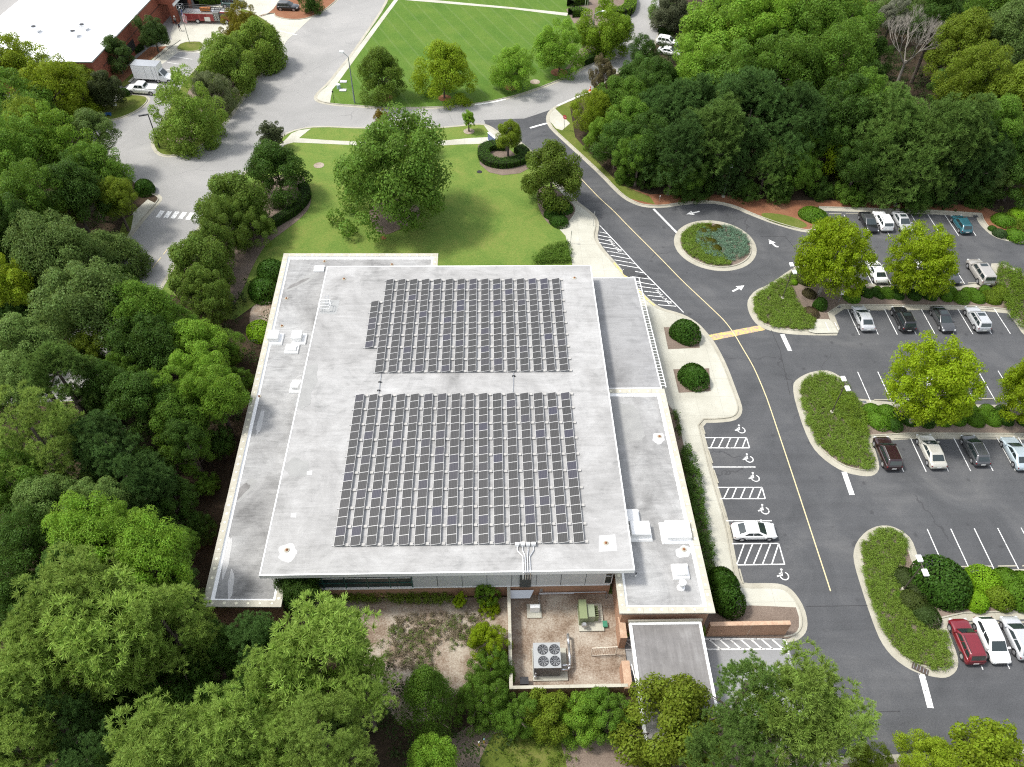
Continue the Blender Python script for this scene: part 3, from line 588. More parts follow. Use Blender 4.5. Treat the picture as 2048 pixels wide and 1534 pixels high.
roof_box(1281,1055,2.0,1.6,1.0,'white boxy roof unit beside the main roof edge on the east wing')
roof_box(1357,1057,2.5,2.0,.9,'largest white roof box, against the east parapet',ex=-.2)
roof_box(1363,1138,1.15,1.15,.6,'small white roof box behind the mushroom vent on the east wing')
roof_box(1262,1030,1.5,1.5,.7,'dusty cream roof box half under the main roof edge')
p=G(1362,1175,WR); t=empty('mushroom_vent',(p.x,p.y,WR),0,'white round capped vent pipe near the south end of the east wing','vent','roof vents')
m=MB(); m.tube((0,0,0),(0,0,.1),.4,.34,16); m.build('flashing',WHITER,t); m=MB(); m.tube((0,0,.1),(0,0,.95),.20,n=14); m.build('pipe',ALU,t); m=MB(); m.tube((0,0,.9),(0,0,1.08),.36,.34,18); m.tube((0,0,1.08),(0,0,1.16),.34,.2,18); m.build('cap',WHITER,t)
p=G(1271,1152,WR); t=empty('vent_pipe',(p.x,p.y,WR),0,'thin black-topped vent pipe at the main roof corner','vent','roof vents')
m=MB(); m.tube((0,0,0),(0,0,.35),.09); m.build('pipe',WHITE,t); m=MB(); m.tube((0,0,.35),(0,0,.6),.07); m.build('cap',BLACKM,t)
for x,y,l in ((541,560,'small pipe on the west parapet'),): pass
# access hatch frame with a ladder
p=G(651,617,MR); t=empty('access_ladder',(p.x,p.y,MR),0,'white ladder guard frame on grey pads at the west edge of the main roof','ladder')
m=MB()
for x,y in ((-.65,-.55),(.65,-.55),(.65,.55),(-.65,.55)): m.tube((x,y,0),(x,y,1.0),.035,n=6)
for z in (.5,1.0): m.path([(-.65,-.55,z),(.65,-.55,z),(.65,.55,z),(-.65,.55,z),(-.65,-.55,z)],.03,6)
m.build('guard_rail',WHITE,t); m=MB(); m.tube((-.1,.55,.1),(-.1,1.5,.95),.03,n=6); m.tube((.3,.55,.1),(.3,1.5,.95),.03,n=6)
for k in range(4): m.tube((-.1,.7+k*.22,.2+k*.2),(.3,.7+k*.22,.2+k*.2),.02,n=6)
m.build('rungs',ALU,t)
# conduits over the main roof
def conduit(P,lab,r=.035,boxes=()):
    t=empty('roof_conduit',(P[0][0],P[0][1],MR),0,lab,'conduit','conduits on the main roof'); x0,y0=P[0][:2]
    m=MB(); m.path([(x-x0,y-y0,z) for x,y,z in P],r,6); m.build('pipe',ALU,t)
    for x,y in boxes: m=MB(); m.box((x-x0,y-y0,.08),(.35,.12,.16)); m.build('support_block',RUBBER,t)
a=rp(763,742);b=rp(757,788); conduit([(a[0],a[1],.12),(b[0],b[1],.12)],'thin conduit crossing the gap between the arrays on the left',boxes=[((a[0]*.5+b[0]*.5),(a[1]+b[1])/2),(b[0],b[1]-.5+1)])
a=rp(1027,740);b=rp(1026,786); conduit([(a[0],a[1],.12),(b[0],b[1],.12)],'thin conduit crossing the gap between the arrays on the right',boxes=[(a[0],a[1]-1)])
p=rp(1052,1091); t=empty('combiner_boxes',(p[0],p[1],MR),0,'four white electrical boxes with conduits running over the near roof edge','electrical box')
for k in range(4):
    x=-.85+k*.52
    m=MB(); m.box((x,0,.25),(.40,.25,.42)); m.build('junction_box',WHITER,t)
    m=MB(); xx=-.35+k*.22; m.path([(x,-.1,.12),(x,-.6,.12),(xx,-1.25,.12),(xx,36.55-p[1],.12),(xx,36.55-p[1],-1.2),(xx,37.85-p[1],-1.6),(xx,37.85-p[1],-5.0)],.05,8); m.build('conduit',ALU if k else WHITE,t)
m=MB(); m.box((0.0,37.80-p[1],-3.0),(1.1,.14,4.2)); m.build('cable_tray',flat('tray_grey',(.06,.07,.07),.6),t)
# downspout chute on the yard wall
# ----------------------------------------------------------------- solar rows
CELL,tt,bb=newmat('solar_cells'); tc=N(tt,'ShaderNodeTexCoord'); sp_=N(tt,'ShaderNodeSeparateXYZ'); tt.links.new(tc.outputs['Object'],sp_.inputs[0]); oi=N(tt,'ShaderNodeObjectInfo')
k1=math_(tt,'LESS_THAN',math_(tt,'FRACT',math_(tt,'MULTIPLY',math_(tt,'ADD',sp_.outputs[0],5),6.0)),.16); k2=math_(tt,'LESS_THAN',math_(tt,'FRACT',math_(tt,'MULTIPLY',math_(tt,'ADD',sp_.outputs[1],5),9.0)),.08)
base=ramp(tt,oi.outputs['Random'],[(0,(.032,.032,.031)),(.80,(.039,.038,.038)),(.92,(.037,.036,.046)),(1,(.034,.034,.052))])
c_=mixc(tt,math_(tt,'MULTIPLY',k1,.5),base,(.10,.10,.105)); c_=mixc(tt,math_(tt,'MULTIPLY',k2,.2),c_,(.13,.13,.14))
tt.links.new(c_,bb.inputs['Base Color']); bb.inputs['Roughness'].default_value=.45; bb.inputs['Specular IOR Level'].default_value=.35
FRAME=flat('panel_frame',(.52,.52,.51),.45,.2); BALL=ground_mat('ballast_block',[(.3,(.34,.33,.31)),(.7,(.46,.45,.43))],2,9,.9,.3,.1); RAIL=flat('rail_metal',(.42,.42,.42),.45,.4)
PWX=1.02; TIL=R(13)
def panel_mesh(ly,nm):
    m=MB(); a,b=PWX/2,ly/2-.006
    m.box((0,0,0),(PWX,2*b,.04),mi=0); e=.026; z=.0225
    m.add([(-a+e,-b+e,z),(a-e,-b+e,z),(a-e,b-e,z),(-a+e,b-e,z)],[(0,1,2,3)],mi=1)
    return m.mesh(nm,[FRAME,CELL])
PM_far=panel_mesh(1.031,'panel_far'); PM_near=panel_mesh(1.078,'panel_near')
def rack_mesh(n,ly,nm):
    m=MB(); Lh=n*ly/2
    for k in range(0,n+1,2):
        y=-Lh+k*ly+(.12 if k==0 else (-.12 if k==n else 0))
        m.box((.1,y,.05),(1.62,.09,.06),mi=0); m.box((PWX/2+.02,y,.17),(.05,.08,.24),mi=0); m.box((-PWX/2,y,.09),(.05,.08,.1),mi=0)
        m.box((.76,y+.05,.09),(.34,.30,.1),mi=1)
    m.box((PWX/2+.015,0,.16),(.015,2*Lh-.1,.20),mi=0)
    return m.mesh(nm,[RAIL,BALL])
def solar_row(x,y0,n,ly,pm,rm,lab):
    t=empty('solar_panel_row',(x,y0+n*ly/2,MR),0,lab,'solar panel row','rows of solar panels')
    link('rack',rm,t)
    for k in range(n):
        o=link('solar_panel',pm,t); o.location=(0,(k-(n-1)/2)*ly,.24); o.rotation_euler=(0,-TIL,0)
RM_f=rack_mesh(16,1.031,'rack_far'); RM_s=rack_mesh(8,1.031,'rack_short'); RM_n=rack_mesh(18,1.078,'rack_near')
solar_row(-14.94+.52,66.45,8,1.031,PM_far,RM_s,'short leftmost row of eight solar panels in the far array')
for k in range(15):
    nm=('rightmost' if k==14 else ordn[k]); solar_row(-13.4+.52+k*1.534,62.40,16,1.031,PM_far,RM_f,f'{nm} full row of dark solar panels'+('' if k==14 else ' from the left')+' in the far array')
for k in range(16):
    nm=('rightmost' if k==15 else ordn[k]); solar_row(-15.2+.52+k*1.541,39.60,18,1.078,PM_near,RM_n,f'{nm} row of dark solar panels'+('' if k==15 else ' from the left')+' in the near array')

# ----------------------------------------------------------------- carport, yard walls
t=empty('loading_canopy',(16.4,30,0),0,'dark flat-roofed loading canopy against the south end of the east wing','canopy')
def tp(mb,name,mats,par=t,off=(16.4,30),**k):
    mb.v=[(x-off[0],y-off[1],z) for x,y,z in mb.v]; return mb.build(name,mats,par,**k)
cp=[(13.0,33.25),(19.9,33.2),(19.9,22.0),(13.0,22.0)]
mb=MB(); mb.prism(cp,3.15,3.6,mi=1,top=False,bottom=True); mb.sheet(cp,3.52,mi=0); ic=offset([Vector(p) for p in cp],-.22,True) 
ic=offset([Vector(p) for p in cp[::-1]],.25,True)[::-1]; mb.strip(cp,ic,3.6,3.6,True,mi=1); mb.strip(ic,ic,3.6,3.52,True,mi=1)
tp(mb,'roof',[ROOF_P,WHITER],fix=False)
mb=MB(); mb.box((16.45,33.28,3.75),(7.1,.16,.35)); tp(mb,'flashing',CURB)
for x,y in ((13.4,22.6),(19.5,22.6),(13.4,28.0),(19.5,28.0)): mb=MB(); mb.box((x,y,1.6),(.25,.25,3.15)); tp(mb,'post',WHITE)
def wall(name,x0,y0,x1,y1,h,lab,m=BRICK,cm=None,cw=0):
    c=((x0+x1)/2,(y0+y1)/2); t=empty(name,(c[0],c[1],0),0,lab,'wall'); mb=MB(); mb.box((0,0,h/2+.05),(x1-x0,y1-y0,h+.1)); mb.build('brickwork',m,t)
    mb=MB(); mb.box((0,0,h+.14),(x1-x0+cw,y1-y0+cw,.09)); mb.build('cap',cm or BRICKCAP,t); return t
BRICKCAP=ground_mat('brick_cap',[(.3,(.30,.17,.11)),(.55,(.47,.33,.23)),(.8,(.55,.42,.31))],1.5,9,.9,.4,.2)
tw=wall('screen_wall',21.1,33.3,28.95,33.72,2.2,'low brick wall running right from the east wing toward the curb')
mb=MB(); mb.box((0.1,-.215,1.1),(.04,.02,2.2)); mb.build('joint',flat('joint_cream',(.5,.42,.33),.8),tw)
wall('yard_wall',1.5,28.0,1.82,38.0,1.9,'narrow brick yard wall left of the air chiller',cm=COPING)
wall('yard_wall',1.5,27.7,12.4,28.0,1.9,'brick yard wall behind the clipped trees at the yard\'s near end',cm=COPING)
wall('gate_pier',12.1,27.6,12.85,30.2,1.8,'stubby brick pier at the yard\'s near right corner')
wall('gate_pier',12.2,32.2,12.85,34.3,2.3,'brick pier between the yard and the east wing corner')
# gate leaf standing open
t=empty('yard_gate',(11.9,31.6,0),0,'open metal mesh gate swung into the yard','gate')
mb=MB(); mb.path([(0,0,.2),(-2.4,-.1,.2),(-2.4,-.1,1.9),(0,0,1.9),(0,0,.2)],.05,6); mb.build('frame',flat('gate_cream',(.62,.55,.45),.6),t)
mb=MB()
for k in range(14): mb.tube((-.17*k,-.007*k,.2),(-.17*k,-.007*k,1.9),.012,n=4)
mb.build('mesh_infill',RUST,t)
t=empty('yard_gate',(13.05,29.9,0),0,'white framed gate leaf beside the pier at the canopy edge','gate')
mb=MB(); mb.path([(0,0,.2),(.25,-2.2,.2),(.25,-2.2,1.8),(0,0,1.8),(0,0,.2)],.05,6); mb.build('frame',WHITE,t)
marking('yard_lines',[[(1248,1280),(1268,1280)],[(1246,1299),(1270,1299)],[(1248,1281),(1268,1297)]],.12,WPAINT,z=.03)
HL=[[(1407,1278.5),(1568,1277)],[(1411,1299),(1575,1298)],[(1565,1277),(1572,1283),(1577,1309)]]+[[(a,1279),(a+22,1298)] for a in range(1418,1556,21)]
marking('loading_hatching',HL,.16,WPAINT,z=.031)
# yard plant
def slab(t,x,y,lx,ly,h=.2,m=None): mb=MB(); mb.box((x,y,h/2+.1),(lx,ly,h)); return mb.build('concrete_pad',m or CURB,t)
t=empty('air_chiller',(5.1,30.7,.1),0,'big grey air chiller with four black roof fans','chiller')
slab(t,.35,-.0,3.3,3.2,.12,CONC)
mb=MB(); mb.box((0,0,1.2),(2.5,2.35,1.9)); mb.build('cabinet',flat('chiller_grey',(.30,.31,.32),.5,.2),t)
mb=MB(); mb.box((0,0,2.2),(2.55,2.45,.14)); mb.build('top_deck',flat('chiller_top',(.33,.34,.34),.5,.2),t)
mb=MB()
for k in range(26): mb.box((-1.2+k*.096,-1.19,1.2),(.03,.03,1.7))
mb.build('grille',BLACKM,t)
for x in (-.38,.72):
    for y in (-.58,.55):
        mb=MB(); mb.tube((x,y,2.27),(x,y,2.36),.50,.48,24,cap=False); mb.disc((x,y,2.285),.48,24,mi=1)
        f=mb.build('fan',[BLACKM,DARK],t,fix=False)
        mb=MB(); mb.tube((x,y,2.29),(x,y,2.35),.11,n=10)
        for k in range(9):
            a=2*math.pi*k/9; ca,sa=math.cos(a),math.sin(a); cb,sb_=math.cos(a+.38),math.sin(a+.38)
            mb.add([(x+.1*ca,y+.1*sa,2.30),(x+.45*ca,y+.45*sa,2.30),(x+.45*cb,y+.45*sb_,2.345),(x+.1*cb,y+.1*sb_,2.33)],[(0,1,2,3)])
        mb.build('blades',flat('blade_grey',(.12,.125,.13),.5),f,fix=False)
        mb=MB()
        for r in (.2,.34,.46):
            P=[(x+r*math.cos(q*math.pi/10),y+r*math.sin(q*math.pi/10),2.37) for q in range(21)]; mb.path(P,.008,4)
        mb.build('guard',STEEL,f)
mb=MB(); mb.path([(1.2,-.45,.9),(2.15,-.45,.9),(2.25,-.3,.9),(2.25,1.6,.9),(2.25,2.6,.9),(2.25,2.75,0)],.14,10); mb.path([(1.2,-.8,.75),(2.0,-.8,.75),(2.25,-.5,.8)],.12,10); mb.build('pipework',ALU,t,smooth=True)
mb=MB(); mb.tube((-1.1,-1.35,0),(-1.1,-1.35,1.4),.07); mb.box((-1.1,-1.35,.5),(.22,.22,.5)); mb.build('hose_post',STEEL,t)
GRN=flat('transformer_green',(.20,.24,.12),.55); GRN2=flat('transformer_green_light',(.25,.29,.19),.5)
t=empty('transformer',(9.7,35.5,.1),0,'olive green ribbed transformer on a pad beside the east wing','transformer')
slab(t,.1,-.1,2.5,2.9,.14,CONC)
mb=MB(); mb.box((-.75,.05,.95),(.75,2.0,1.6)); mb.build('tank',GRN,t)
mb=MB(); mb.box((.05,.0,.85),(.75,1.3,1.25)); mb.build('terminal_box',GRN2,t)
mb=MB()
for k in range(6): mb.box((.62,-.5+k*.22,.7),(.38,.05,1.0))
mb.build('radiator_fins',GRN,t)
mb=MB(); mb.tube((-.65,-1.05,.8),(-.65,-1.35,.8),.28,n=14); mb.box((-.65,-1.3,1.1),(.3,.3,.3)); mb.build('breather',STEEL,t)
t=empty('meter_box',(4.3,36.1,.1),0,'white steel box on a small concrete pad by the wall','meter box'); slab(t,-.1,.1,1.45,1.5,.1,CONC)
mb=MB(); mb.box((-.05,.1,.7),(.95,.35,1.0)); mb.build('case',WHITER,t)
mb=MB(); mb.path([(.45,.15,.3),(.45,1.7,.3),(.45,1.7,.8)],.06,8); mb.path([(.45,1.72,.75),(7.3,1.75,.75),(7.3,1.4,.75),(7.3,1.4,.1)],.06,8); mb.path([(.45,1.70,.6),(4.0,1.70,.6)],.05,8); mb.build('pipes',STEEL,t)
mb=MB(); mb.box((.65,1.8,1.2),(.3,.2,.35)); mb.build('outlet',STEEL,t)
t=empty('downspout_chute',(2.9,37.7,0),0,'long grey metal chute tray at the foot of the yard\'s back wall','chute')
mb=MB(); mb.add([(-1.2,.1,1.6),(1.3,.1,1.6),(.9,-.5,1.1),(-1.2,-.5,1.1)],[(0,1,2,3)]); mb.add([(-1.2,.1,1.52),(1.3,.1,1.52),(.9,-.5,1.02),(-1.2,-.5,1.02)],[(3,2,1,0)]); mb.build('tray',STEEL,t)
p=G(1209,1252); t=empty('valve_box',(p.x,p.y,.1),0,'small green plastic box on the gravel right of the transformer','box'); mb=MB(); mb.box((0,0,.2),(.45,.6,.35),taper=.9); mb.build('body',flat('box_green',(.03,.16,.09),.5),t); mb=MB(); mb.box((0,0,.4),(.47,.62,.05)); mb.build('lid',flat('box_green_lid',(.04,.2,.12),.5),t)
p=G(1048,1369); t=empty('waste_bin',(p.x,p.y,.1),0,'black bin in the yard\'s near left corner','bin'); mb=MB(); mb.box((0,0,.4),(.7,.6,.8),taper=1.1); mb.build('body',RUBBER,t); mb=MB(); mb.box((0,0,.84),(.8,.7,.07)); mb.build('lid',BLACKM,t)

# ================================================================= FIRE STATION
fs=empty('fire_station',(-82,165,0),R(-5.7),'red brick fire station with a bright white flat roof at top left','building')
def fl(mb,name,mats,par=fs,**k): return mb.build(name,mats,par,**k)
# local frame: x across, y along the building; the east front faces +x
fw=[(-14.5,-24.5),(11.3,-21.3),(11.3,55),(-14.5,55)]
mb=MB(); mb.prism(fw,0,5.9,top=False); fl(mb,'brick_wall',BRICKR)
mb=MB(); mb.prism([(x*1.02,y) for x,y in fw],5.85,6.1,mi=1,top=False); mb.sheet([(x*1.02,y) for x,y in fw],6.1,mi=0); fl(mb,'roof',[flat('white_membrane',(.88,.88,.88),.6),flat('roof_trim_grey',(.30,.33,.32),.5)],fix=False)
mb=MB(); mb.box((11.35,5,3.6),(.12,46,.12)); fl(mb,'band',flat('brick_dark',(.09,.04,.03),.8))
for y,l in ((-8.5,7.5),(1.5,4.0)): mb=MB(); mb.box((11.36,y,2.0),(.1,l,1.9)); fl(mb,'window',DARK)
# the bay with the sign and dark panels painting the shade in its opening
mb=MB(); mb.prism([(11.0,9.5),(14.6,9.5),(14.6,30),(11.0,30)],4.0,7.6,bottom=True); fl(mb,'bay_front',BRICKR)
mb=MB(); mb.box((14.7,19.7,4.0),(.25,20.6,.5)); fl(mb,'lintel',WHITE)
mb=MB(); mb.box((12.9,16.8,2.0),(2.9,.15,4.0)); mb.box((11.3,20,2.0),(.12,12,4)); d=fl(mb,'opening_shade',DARK)
for y in (10.2,17.6,29): mb=MB(); mb.box((14.0,y,2),(1.2,1.4,4)); fl(mb,'pier',BRICKR)
sg=MB(); sg.box((14.68,16.2,6.3),(.12,9.5,1.25)); s_=fl(sg,'sign_board',WHITER)
mb=MB(); rg=random.Random(4)
for k in range(12):
    y=12.6+k*.62; mb.box((14.76,y,6.3+.02*rg.random()),(.02,.12,.62)); mb.box((14.76,y+.18,6.3+rg.choice((-.24,0,.24))),(.02,.3,.11))
fl(mb,'lettering',flat('sign_blue',(.03,.05,.16),.6),s_)
def fs_unit(px,py,l):
    p=G(px,py,6.1); t=empty('rooftop_air_unit',(p.x,p.y,6.1),R(-5.7),l,'air unit','air units on the fire station')
    mb=MB(); mb.box((0,0,.55),(1.5,1.3,1.0)); mb.build('case',ALU,t); mb=MB(); mb.tube((-.1,.1,1.06),(-.1,.1,1.12),.4,n=16); mb.build('fan',BLACKM,t); mb=MB(); mb.box((0,0,.05),(1.9,1.6,.06)); mb.build('sleeper',WHITE,t)
fs_unit(72,64,'square steel air unit on the white roof, left of the other two'); fs_unit(150,73,'steel air unit nearest the trees on the white roof'); fs_unit(168,60,'steel air unit just behind the middle one on the white roof')
# ================================================================= POSTS, SIGNS, SMALL THINGS
def twin_lamp(px,py,h,lab,ang=R(90)):
    p=G(px,py); t=empty('parking_lamp',(p.x,p.y,.1),ang,lab,'lamp post','twin-head parking lamps')
    m=MB(); m.tube((0,0,0),(0,0,.4),.24,.24,12); m.build('base',CURB,t)
    m=MB(); m.tube((0,0,0),(0,0,h),.075,.055,8); m.build('pole',BRONZE,t)
    m=MB(); m.tube((-.5,0,h-.05),(.5,0,h-.05),.04); m.build('arm',BRONZE,t)
    for s in (-1,1):
        m=MB(); m.box((s*.78,0,h),(.75,.50,.16),taper=.96); hd=m.build('lamp_head',WHITER,t); m=MB(); m.box((s*.78,0,h-.09),(.6,.38,.03)); m.build('lens',GLASS,hd)
twin_lamp(1804.3,1181.7,5.15,'twin-headed lamp post beside the big dark round shrub on the near island')
twin_lamp(1661.5,827.8,5.5,'twin-headed lamp post on the middle island')
twin_lamp(1563.5,600.2,5.7,'twin-headed lamp post on the far island by the arrow')
p=G(320.2,297.3); t=empty('street_lamp',(p.x,p.y,.1),R(200),'black street lamp with one arm at the tip of the tree island','street lamp')
m=MB(); m.tube((0,0,0),(0,0,6.3),.11,.08,8); m.build('pole',BLACKM,t); m=MB(); m.box((.75,0,6.3),(1.5,.3,.16)); m.build('lamp_head',BLACKM,t)
p=G(709.7,207.3); t=empty('street_lamp',(p.x,p.y,.1),R(170),'grey street lamp at the mown lawn corner with a white lamp head','street lamp')
m=MB(); m.tube((0,0,0),(0,0,8.9),.16,.07,8); m.build('pole',GREYM,t); m=MB(); m.tube((0,0,8.85),(.9,0,9.6),.05); m.build('arm',GREYM,t); m=MB(); m.box((1.15,0,9.65),(.75,.5,.25)); m.build('lamp_head',WHITER,t)
p=G(1181.1,113.5); t=empty('street_lamp',(p.x,p.y,.1),R(-10),'thin grey street lamp with a curved arm among the lawn trees','street lamp')
m=MB(); m.tube((0,0,0),(0,0,8.5),.12,.07,8); m.build('pole',GREYM,t); m=MB(); m.path([(0,0,8.45),(.9,0,9.1),(1.6,0,9.2)],.05,6); m.build('arm',GREYM,t); m=MB(); m.tube((1.4,0,9.2),(2.4,0,9.1),.2,.14,10); m.build('lamp_head',WHITER,t)
for (x,y,h,l) in ((1446,395,5.6,'thin lamp post with a round white head at the left wood edge'),(1790,413,6.0,'thin lamp post standing in the trees behind the farthest parked cars')):
    p=G(x,y); t=empty('street_lamp',(p.x,p.y,.1),0,l,'street lamp'); m=MB(); m.tube((0,0,0),(0,0,.3),.3,.3,12); m.build('base',CURB,t); m=MB(); m.tube((0,0,0),(0,0,h),.07,.05,8); m.build('pole',GREYM,t); m=MB(); m.tube((0,0,h),(0,0,h+.3),.32,.26,14); m.build('lamp_head',WHITER,t)
# flagpoles
def flagpole(px,py,h,l,flag=False):
    p=G(px,py); t=empty('flagpole',(p.x,p.y,.1),R(-35),l,'flagpole'); m=MB(); m.tube((0,0,0),(0,0,h),.09,.05,8); m.build('pole',ALU,t); m=MB(); m.tube((0,0,h),(0,0,h+.16),.1,n=8); m.build('finial',WHITER,t)
    if flag:
        m=MB(); n=14
        V=[];F=[]
        for i in range(n+1):
            for j in range(9):
                u=i/n; x=.08+u*.9+.05*math.sin(j*1.3); V.append((x,.22*math.sin(u*7+j*.5)*(.3+u),h-.2-j*.30-u*.55-u*u*.5))
        for i in range(n):
            for j in range(8): F.append((i*9+j,(i+1)*9+j,(i+1)*9+j+1,i*9+j+1))
        m.add(V,F); m.mi=[(0 if (k//8+k%8)%2 else 1) if not ((k//8)<6 and (k%8)<4) else 2 for k in range(len(F))]
        m.build('flag',[flat('flag_red',(.5,.03,.04),.8),flat('flag_white',(.75,.74,.74),.8),flat('flag_blue',(.03,.05,.2),.8)],t,fix=False)
flagpole(380,88,7.2,'flagpole with a drooping red and white flag in the small grass island',True)
flagpole(1168,40,13,'tallest bare flagpole behind the bright lawn corner tree'); flagpole(1173,41,11,'bare flagpole just right of the tallest one'); flagpole(1197,30,9,'bare flagpole farthest right beyond the lawn corner hedge')
def signpost(px,py,h,w_,hh,m1,lab,cat='sign',rz=0,pm=STEEL,shape='box',z=.12,txt=None,n2=None):
    p=G(px,py); t=empty('sign_post',(p.x,p.y,z),rz,lab,cat); m=MB(); m.tube((0,0,0),(0,0,h),.035,n=6); m.build('post',pm,t)
    m=MB()
    if shape=='oct': m.tube((0,-.03,h-.1),(0,-.055,h-.1),w_/2,n=8)
    else: m.box((0,-.05,h-hh/2),(w_,.03,hh))
    f=m.build('sign_face',m1,t)
    if txt: text_mesh('lettering',txt,.24,WHITER,(0,-.06 if shape=='oct' else -.07,h-.1),0,f,rot=(R(90),0,0))
    return t
SR=flat('sign_red',(.42,.03,.035),.5)
signpost(1128,262,2.7,.85,.85,SR,'red octagonal stop sign on the concrete corner',shape='oct',rz=R(-42),txt='STOP')
signpost(1141,488,2.3,.35,.5,STEEL,'thin steel sign post on the left edge of the plaza walk',rz=R(80)); signpost(1186,453,2.6,.35,.5,STEEL,'thin steel sign post at the curb by the fire lane hatching',rz=R(80))
signpost(1676,606,2.2,.5,.7,WHITER,'small white sign on a post behind the drain at the far shrub row',rz=R(-10))
signpost(669,207,2.4,.3,.3,BLACKM,'thin black sign post at the mown lawn corner',pm=BLACKM)
signpost(1318,404,1.2,.12,.3,WHITER,'short white marker post on the pine straw by the curb')
signpost(232,218,1.1,.9,.6,WHITER,'small white yard sign beside the dark round bush near the pickup'); 
p=G(218,232); t=empty('blue_bench',(p.x,p.y,.12),0,'small blue slatted box on the pickup island grass','box'); m=MB()
for k in range(5): m.box((-.4+k*.2,0,.35),(.14,.7,.06))
m.box((0,-.33,.5),(1,.05,.35)); m.build('slats',flat('blue_plastic',(.02,.09,.28),.5),t); m=MB(); m.box((-.4,0,.16),(.06,.6,.32)); m.box((.4,0,.16),(.06,.6,.32)); m.build('legs',flat('blue_plastic',(.02,.09,.28),.5),t)
p=G(984,287); t=empty('monument_sign',(p.x,p.y,.12),R(-58),'white and blue slab sign standing on the walk by the round hedge','sign'); m=MB(); m.box((0,0,.75),(2.3,.28,1.4)); m.build('face',flat('sign_bluegrey',(.10,.14,.27),.5),t); m=MB(); m.box((0,0,1.48),(2.35,.42,.08)); m.box((0,0,.06),(2.4,.4,.12)); m.build('cap',WHITER,t)
for x,y,l,k in ((687,165,'pale square utility cover farther from the road on the mown lawn corner',0),(686,182,'pale square utility cover nearer the road on the mown lawn corner',0)):
    p=G(x,y); m=MB(); m.box((0,0,.06),(1.3,.9,.12)); o=m.build('utility_cover',PATCH); o.location=(p.x,p.y,.12); tag(o,l,'utility cover')
p=G(678,178); t=empty('utility_pedestal',(p.x,p.y,.12),0,'teal-white domed utility pedestal on the mown lawn corner','utility box'); m=MB(); m.tube((0,0,0),(0,0,.8),.38,.36,14); m.build('case',flat('teal_pale',(.30,.42,.40),.5),t); m=MB(); m.tube((0,0,.8),(0,0,1.0),.38,.15,14); m.build('cap',WHITER,t)
for x,y,l in ((767,477,'rusty round drain cover on the lawn below the big tree'),(959,345,'dark square drain grate on the lawn left of the big tree')):
    p=G(x,y); m=MB(); m.tube((0,0,0),(0,0,.03),.45,n=16); o=m.build('drain_cover',RUST if x<800 else RUBBER); o.location=(p.x,p.y,.13); tag(o,l,'drain cover')
for x,y,l,c in ((1180,182,'orange traffic cone on the white curb, farther from the trees',0),(1199,172,'orange traffic cone half behind the pinkish shrub',1)):
    p=G(x,y); t=empty('traffic_cone',(p.x,p.y,.02),0,l,'traffic cone','traffic cones'); OR=flat('cone_orange',(.75,.12,.02),.6)
    m=MB(); m.box((0,0,.03),(.55,.55,.06)); m.build('foot',OR,t); m=MB(); m.tube((0,0,.05),(0,0,.95),.2,.04,12); m.build('cone',OR,t); m=MB(); m.tube((0,0,.5),(0,0,.65),.135,.10,12); m.build('band',WHITER,t)
for x,y,l in ((1675,613,'black drain grate in the gutter under the small white sign'),(1727,806,'black drain grate in the gutter right of the middle island lamp'),(1951,433,'black drain grate in the corner of the farthest parking row'),(1839,1339,'brown slotted storm drain in the curb of the near island')):
    p=G(x,y); m=MB(); m.box((0,0,.02),(1.5 if x==1839 else .75,.6,.05)); 
    for k in range(5): m.box(((-.5+k*.25)*(1.2 if x==1839 else .6),0,.06),(.05,.55,.03),mi=1)
    o=m.build('storm_drain',[flat('drain_brown',(.07,.05,.04),.8) if x==1839 else RUBBER,STEEL]); o.location=(p.x,p.y,.03 if x!=1839 else .14); o.rotation_euler.z=R(-32) if x==1839 else 0; tag(o,l,'storm drain')
p=G(1258,545); m=MB(); m.disc((0,0,0),.95,24); o=m.build('manhole_cover',flat('iron',(.05,.05,.052),.7)); o.location=(p.x,p.y,.033); tag(o,'dark round manhole disc beside the yellow curb at the canopy corner','manhole')
p=G(1285,553); m=MB(); m.sheet([(.6*math.cos(k)*(1+.3*math.sin(3*k)),.45*math.sin(k)*(1+.3*math.cos(2*k))) for k in [q*.42 for q in range(15)]],0); o=m.build('asphalt_patch',flat('tar',(.03,.03,.032),.8),fix=False); o.location=(p.x,p.y,.033); o['kind']='structure'
p=G(958,1492); t=empty('marker_posts',(p.x,p.y,.12),0,'pair of short yellow and white marker posts in the weeds at the bottom','marker'); YL=flat('post_yellow',(.55,.40,.03),.6)
for k,c in ((0,WHITER),(.45,flat('post_blue',(.25,.4,.5),.6))): m=MB(); m.tube((k,k*.5,0),(k,k*.5,.8),.07); o=m.build('post',YL,t); m=MB(); m.tube((k,k*.5,.8),(k,k*.5,1.05),.08); m.build('cap',c,o)

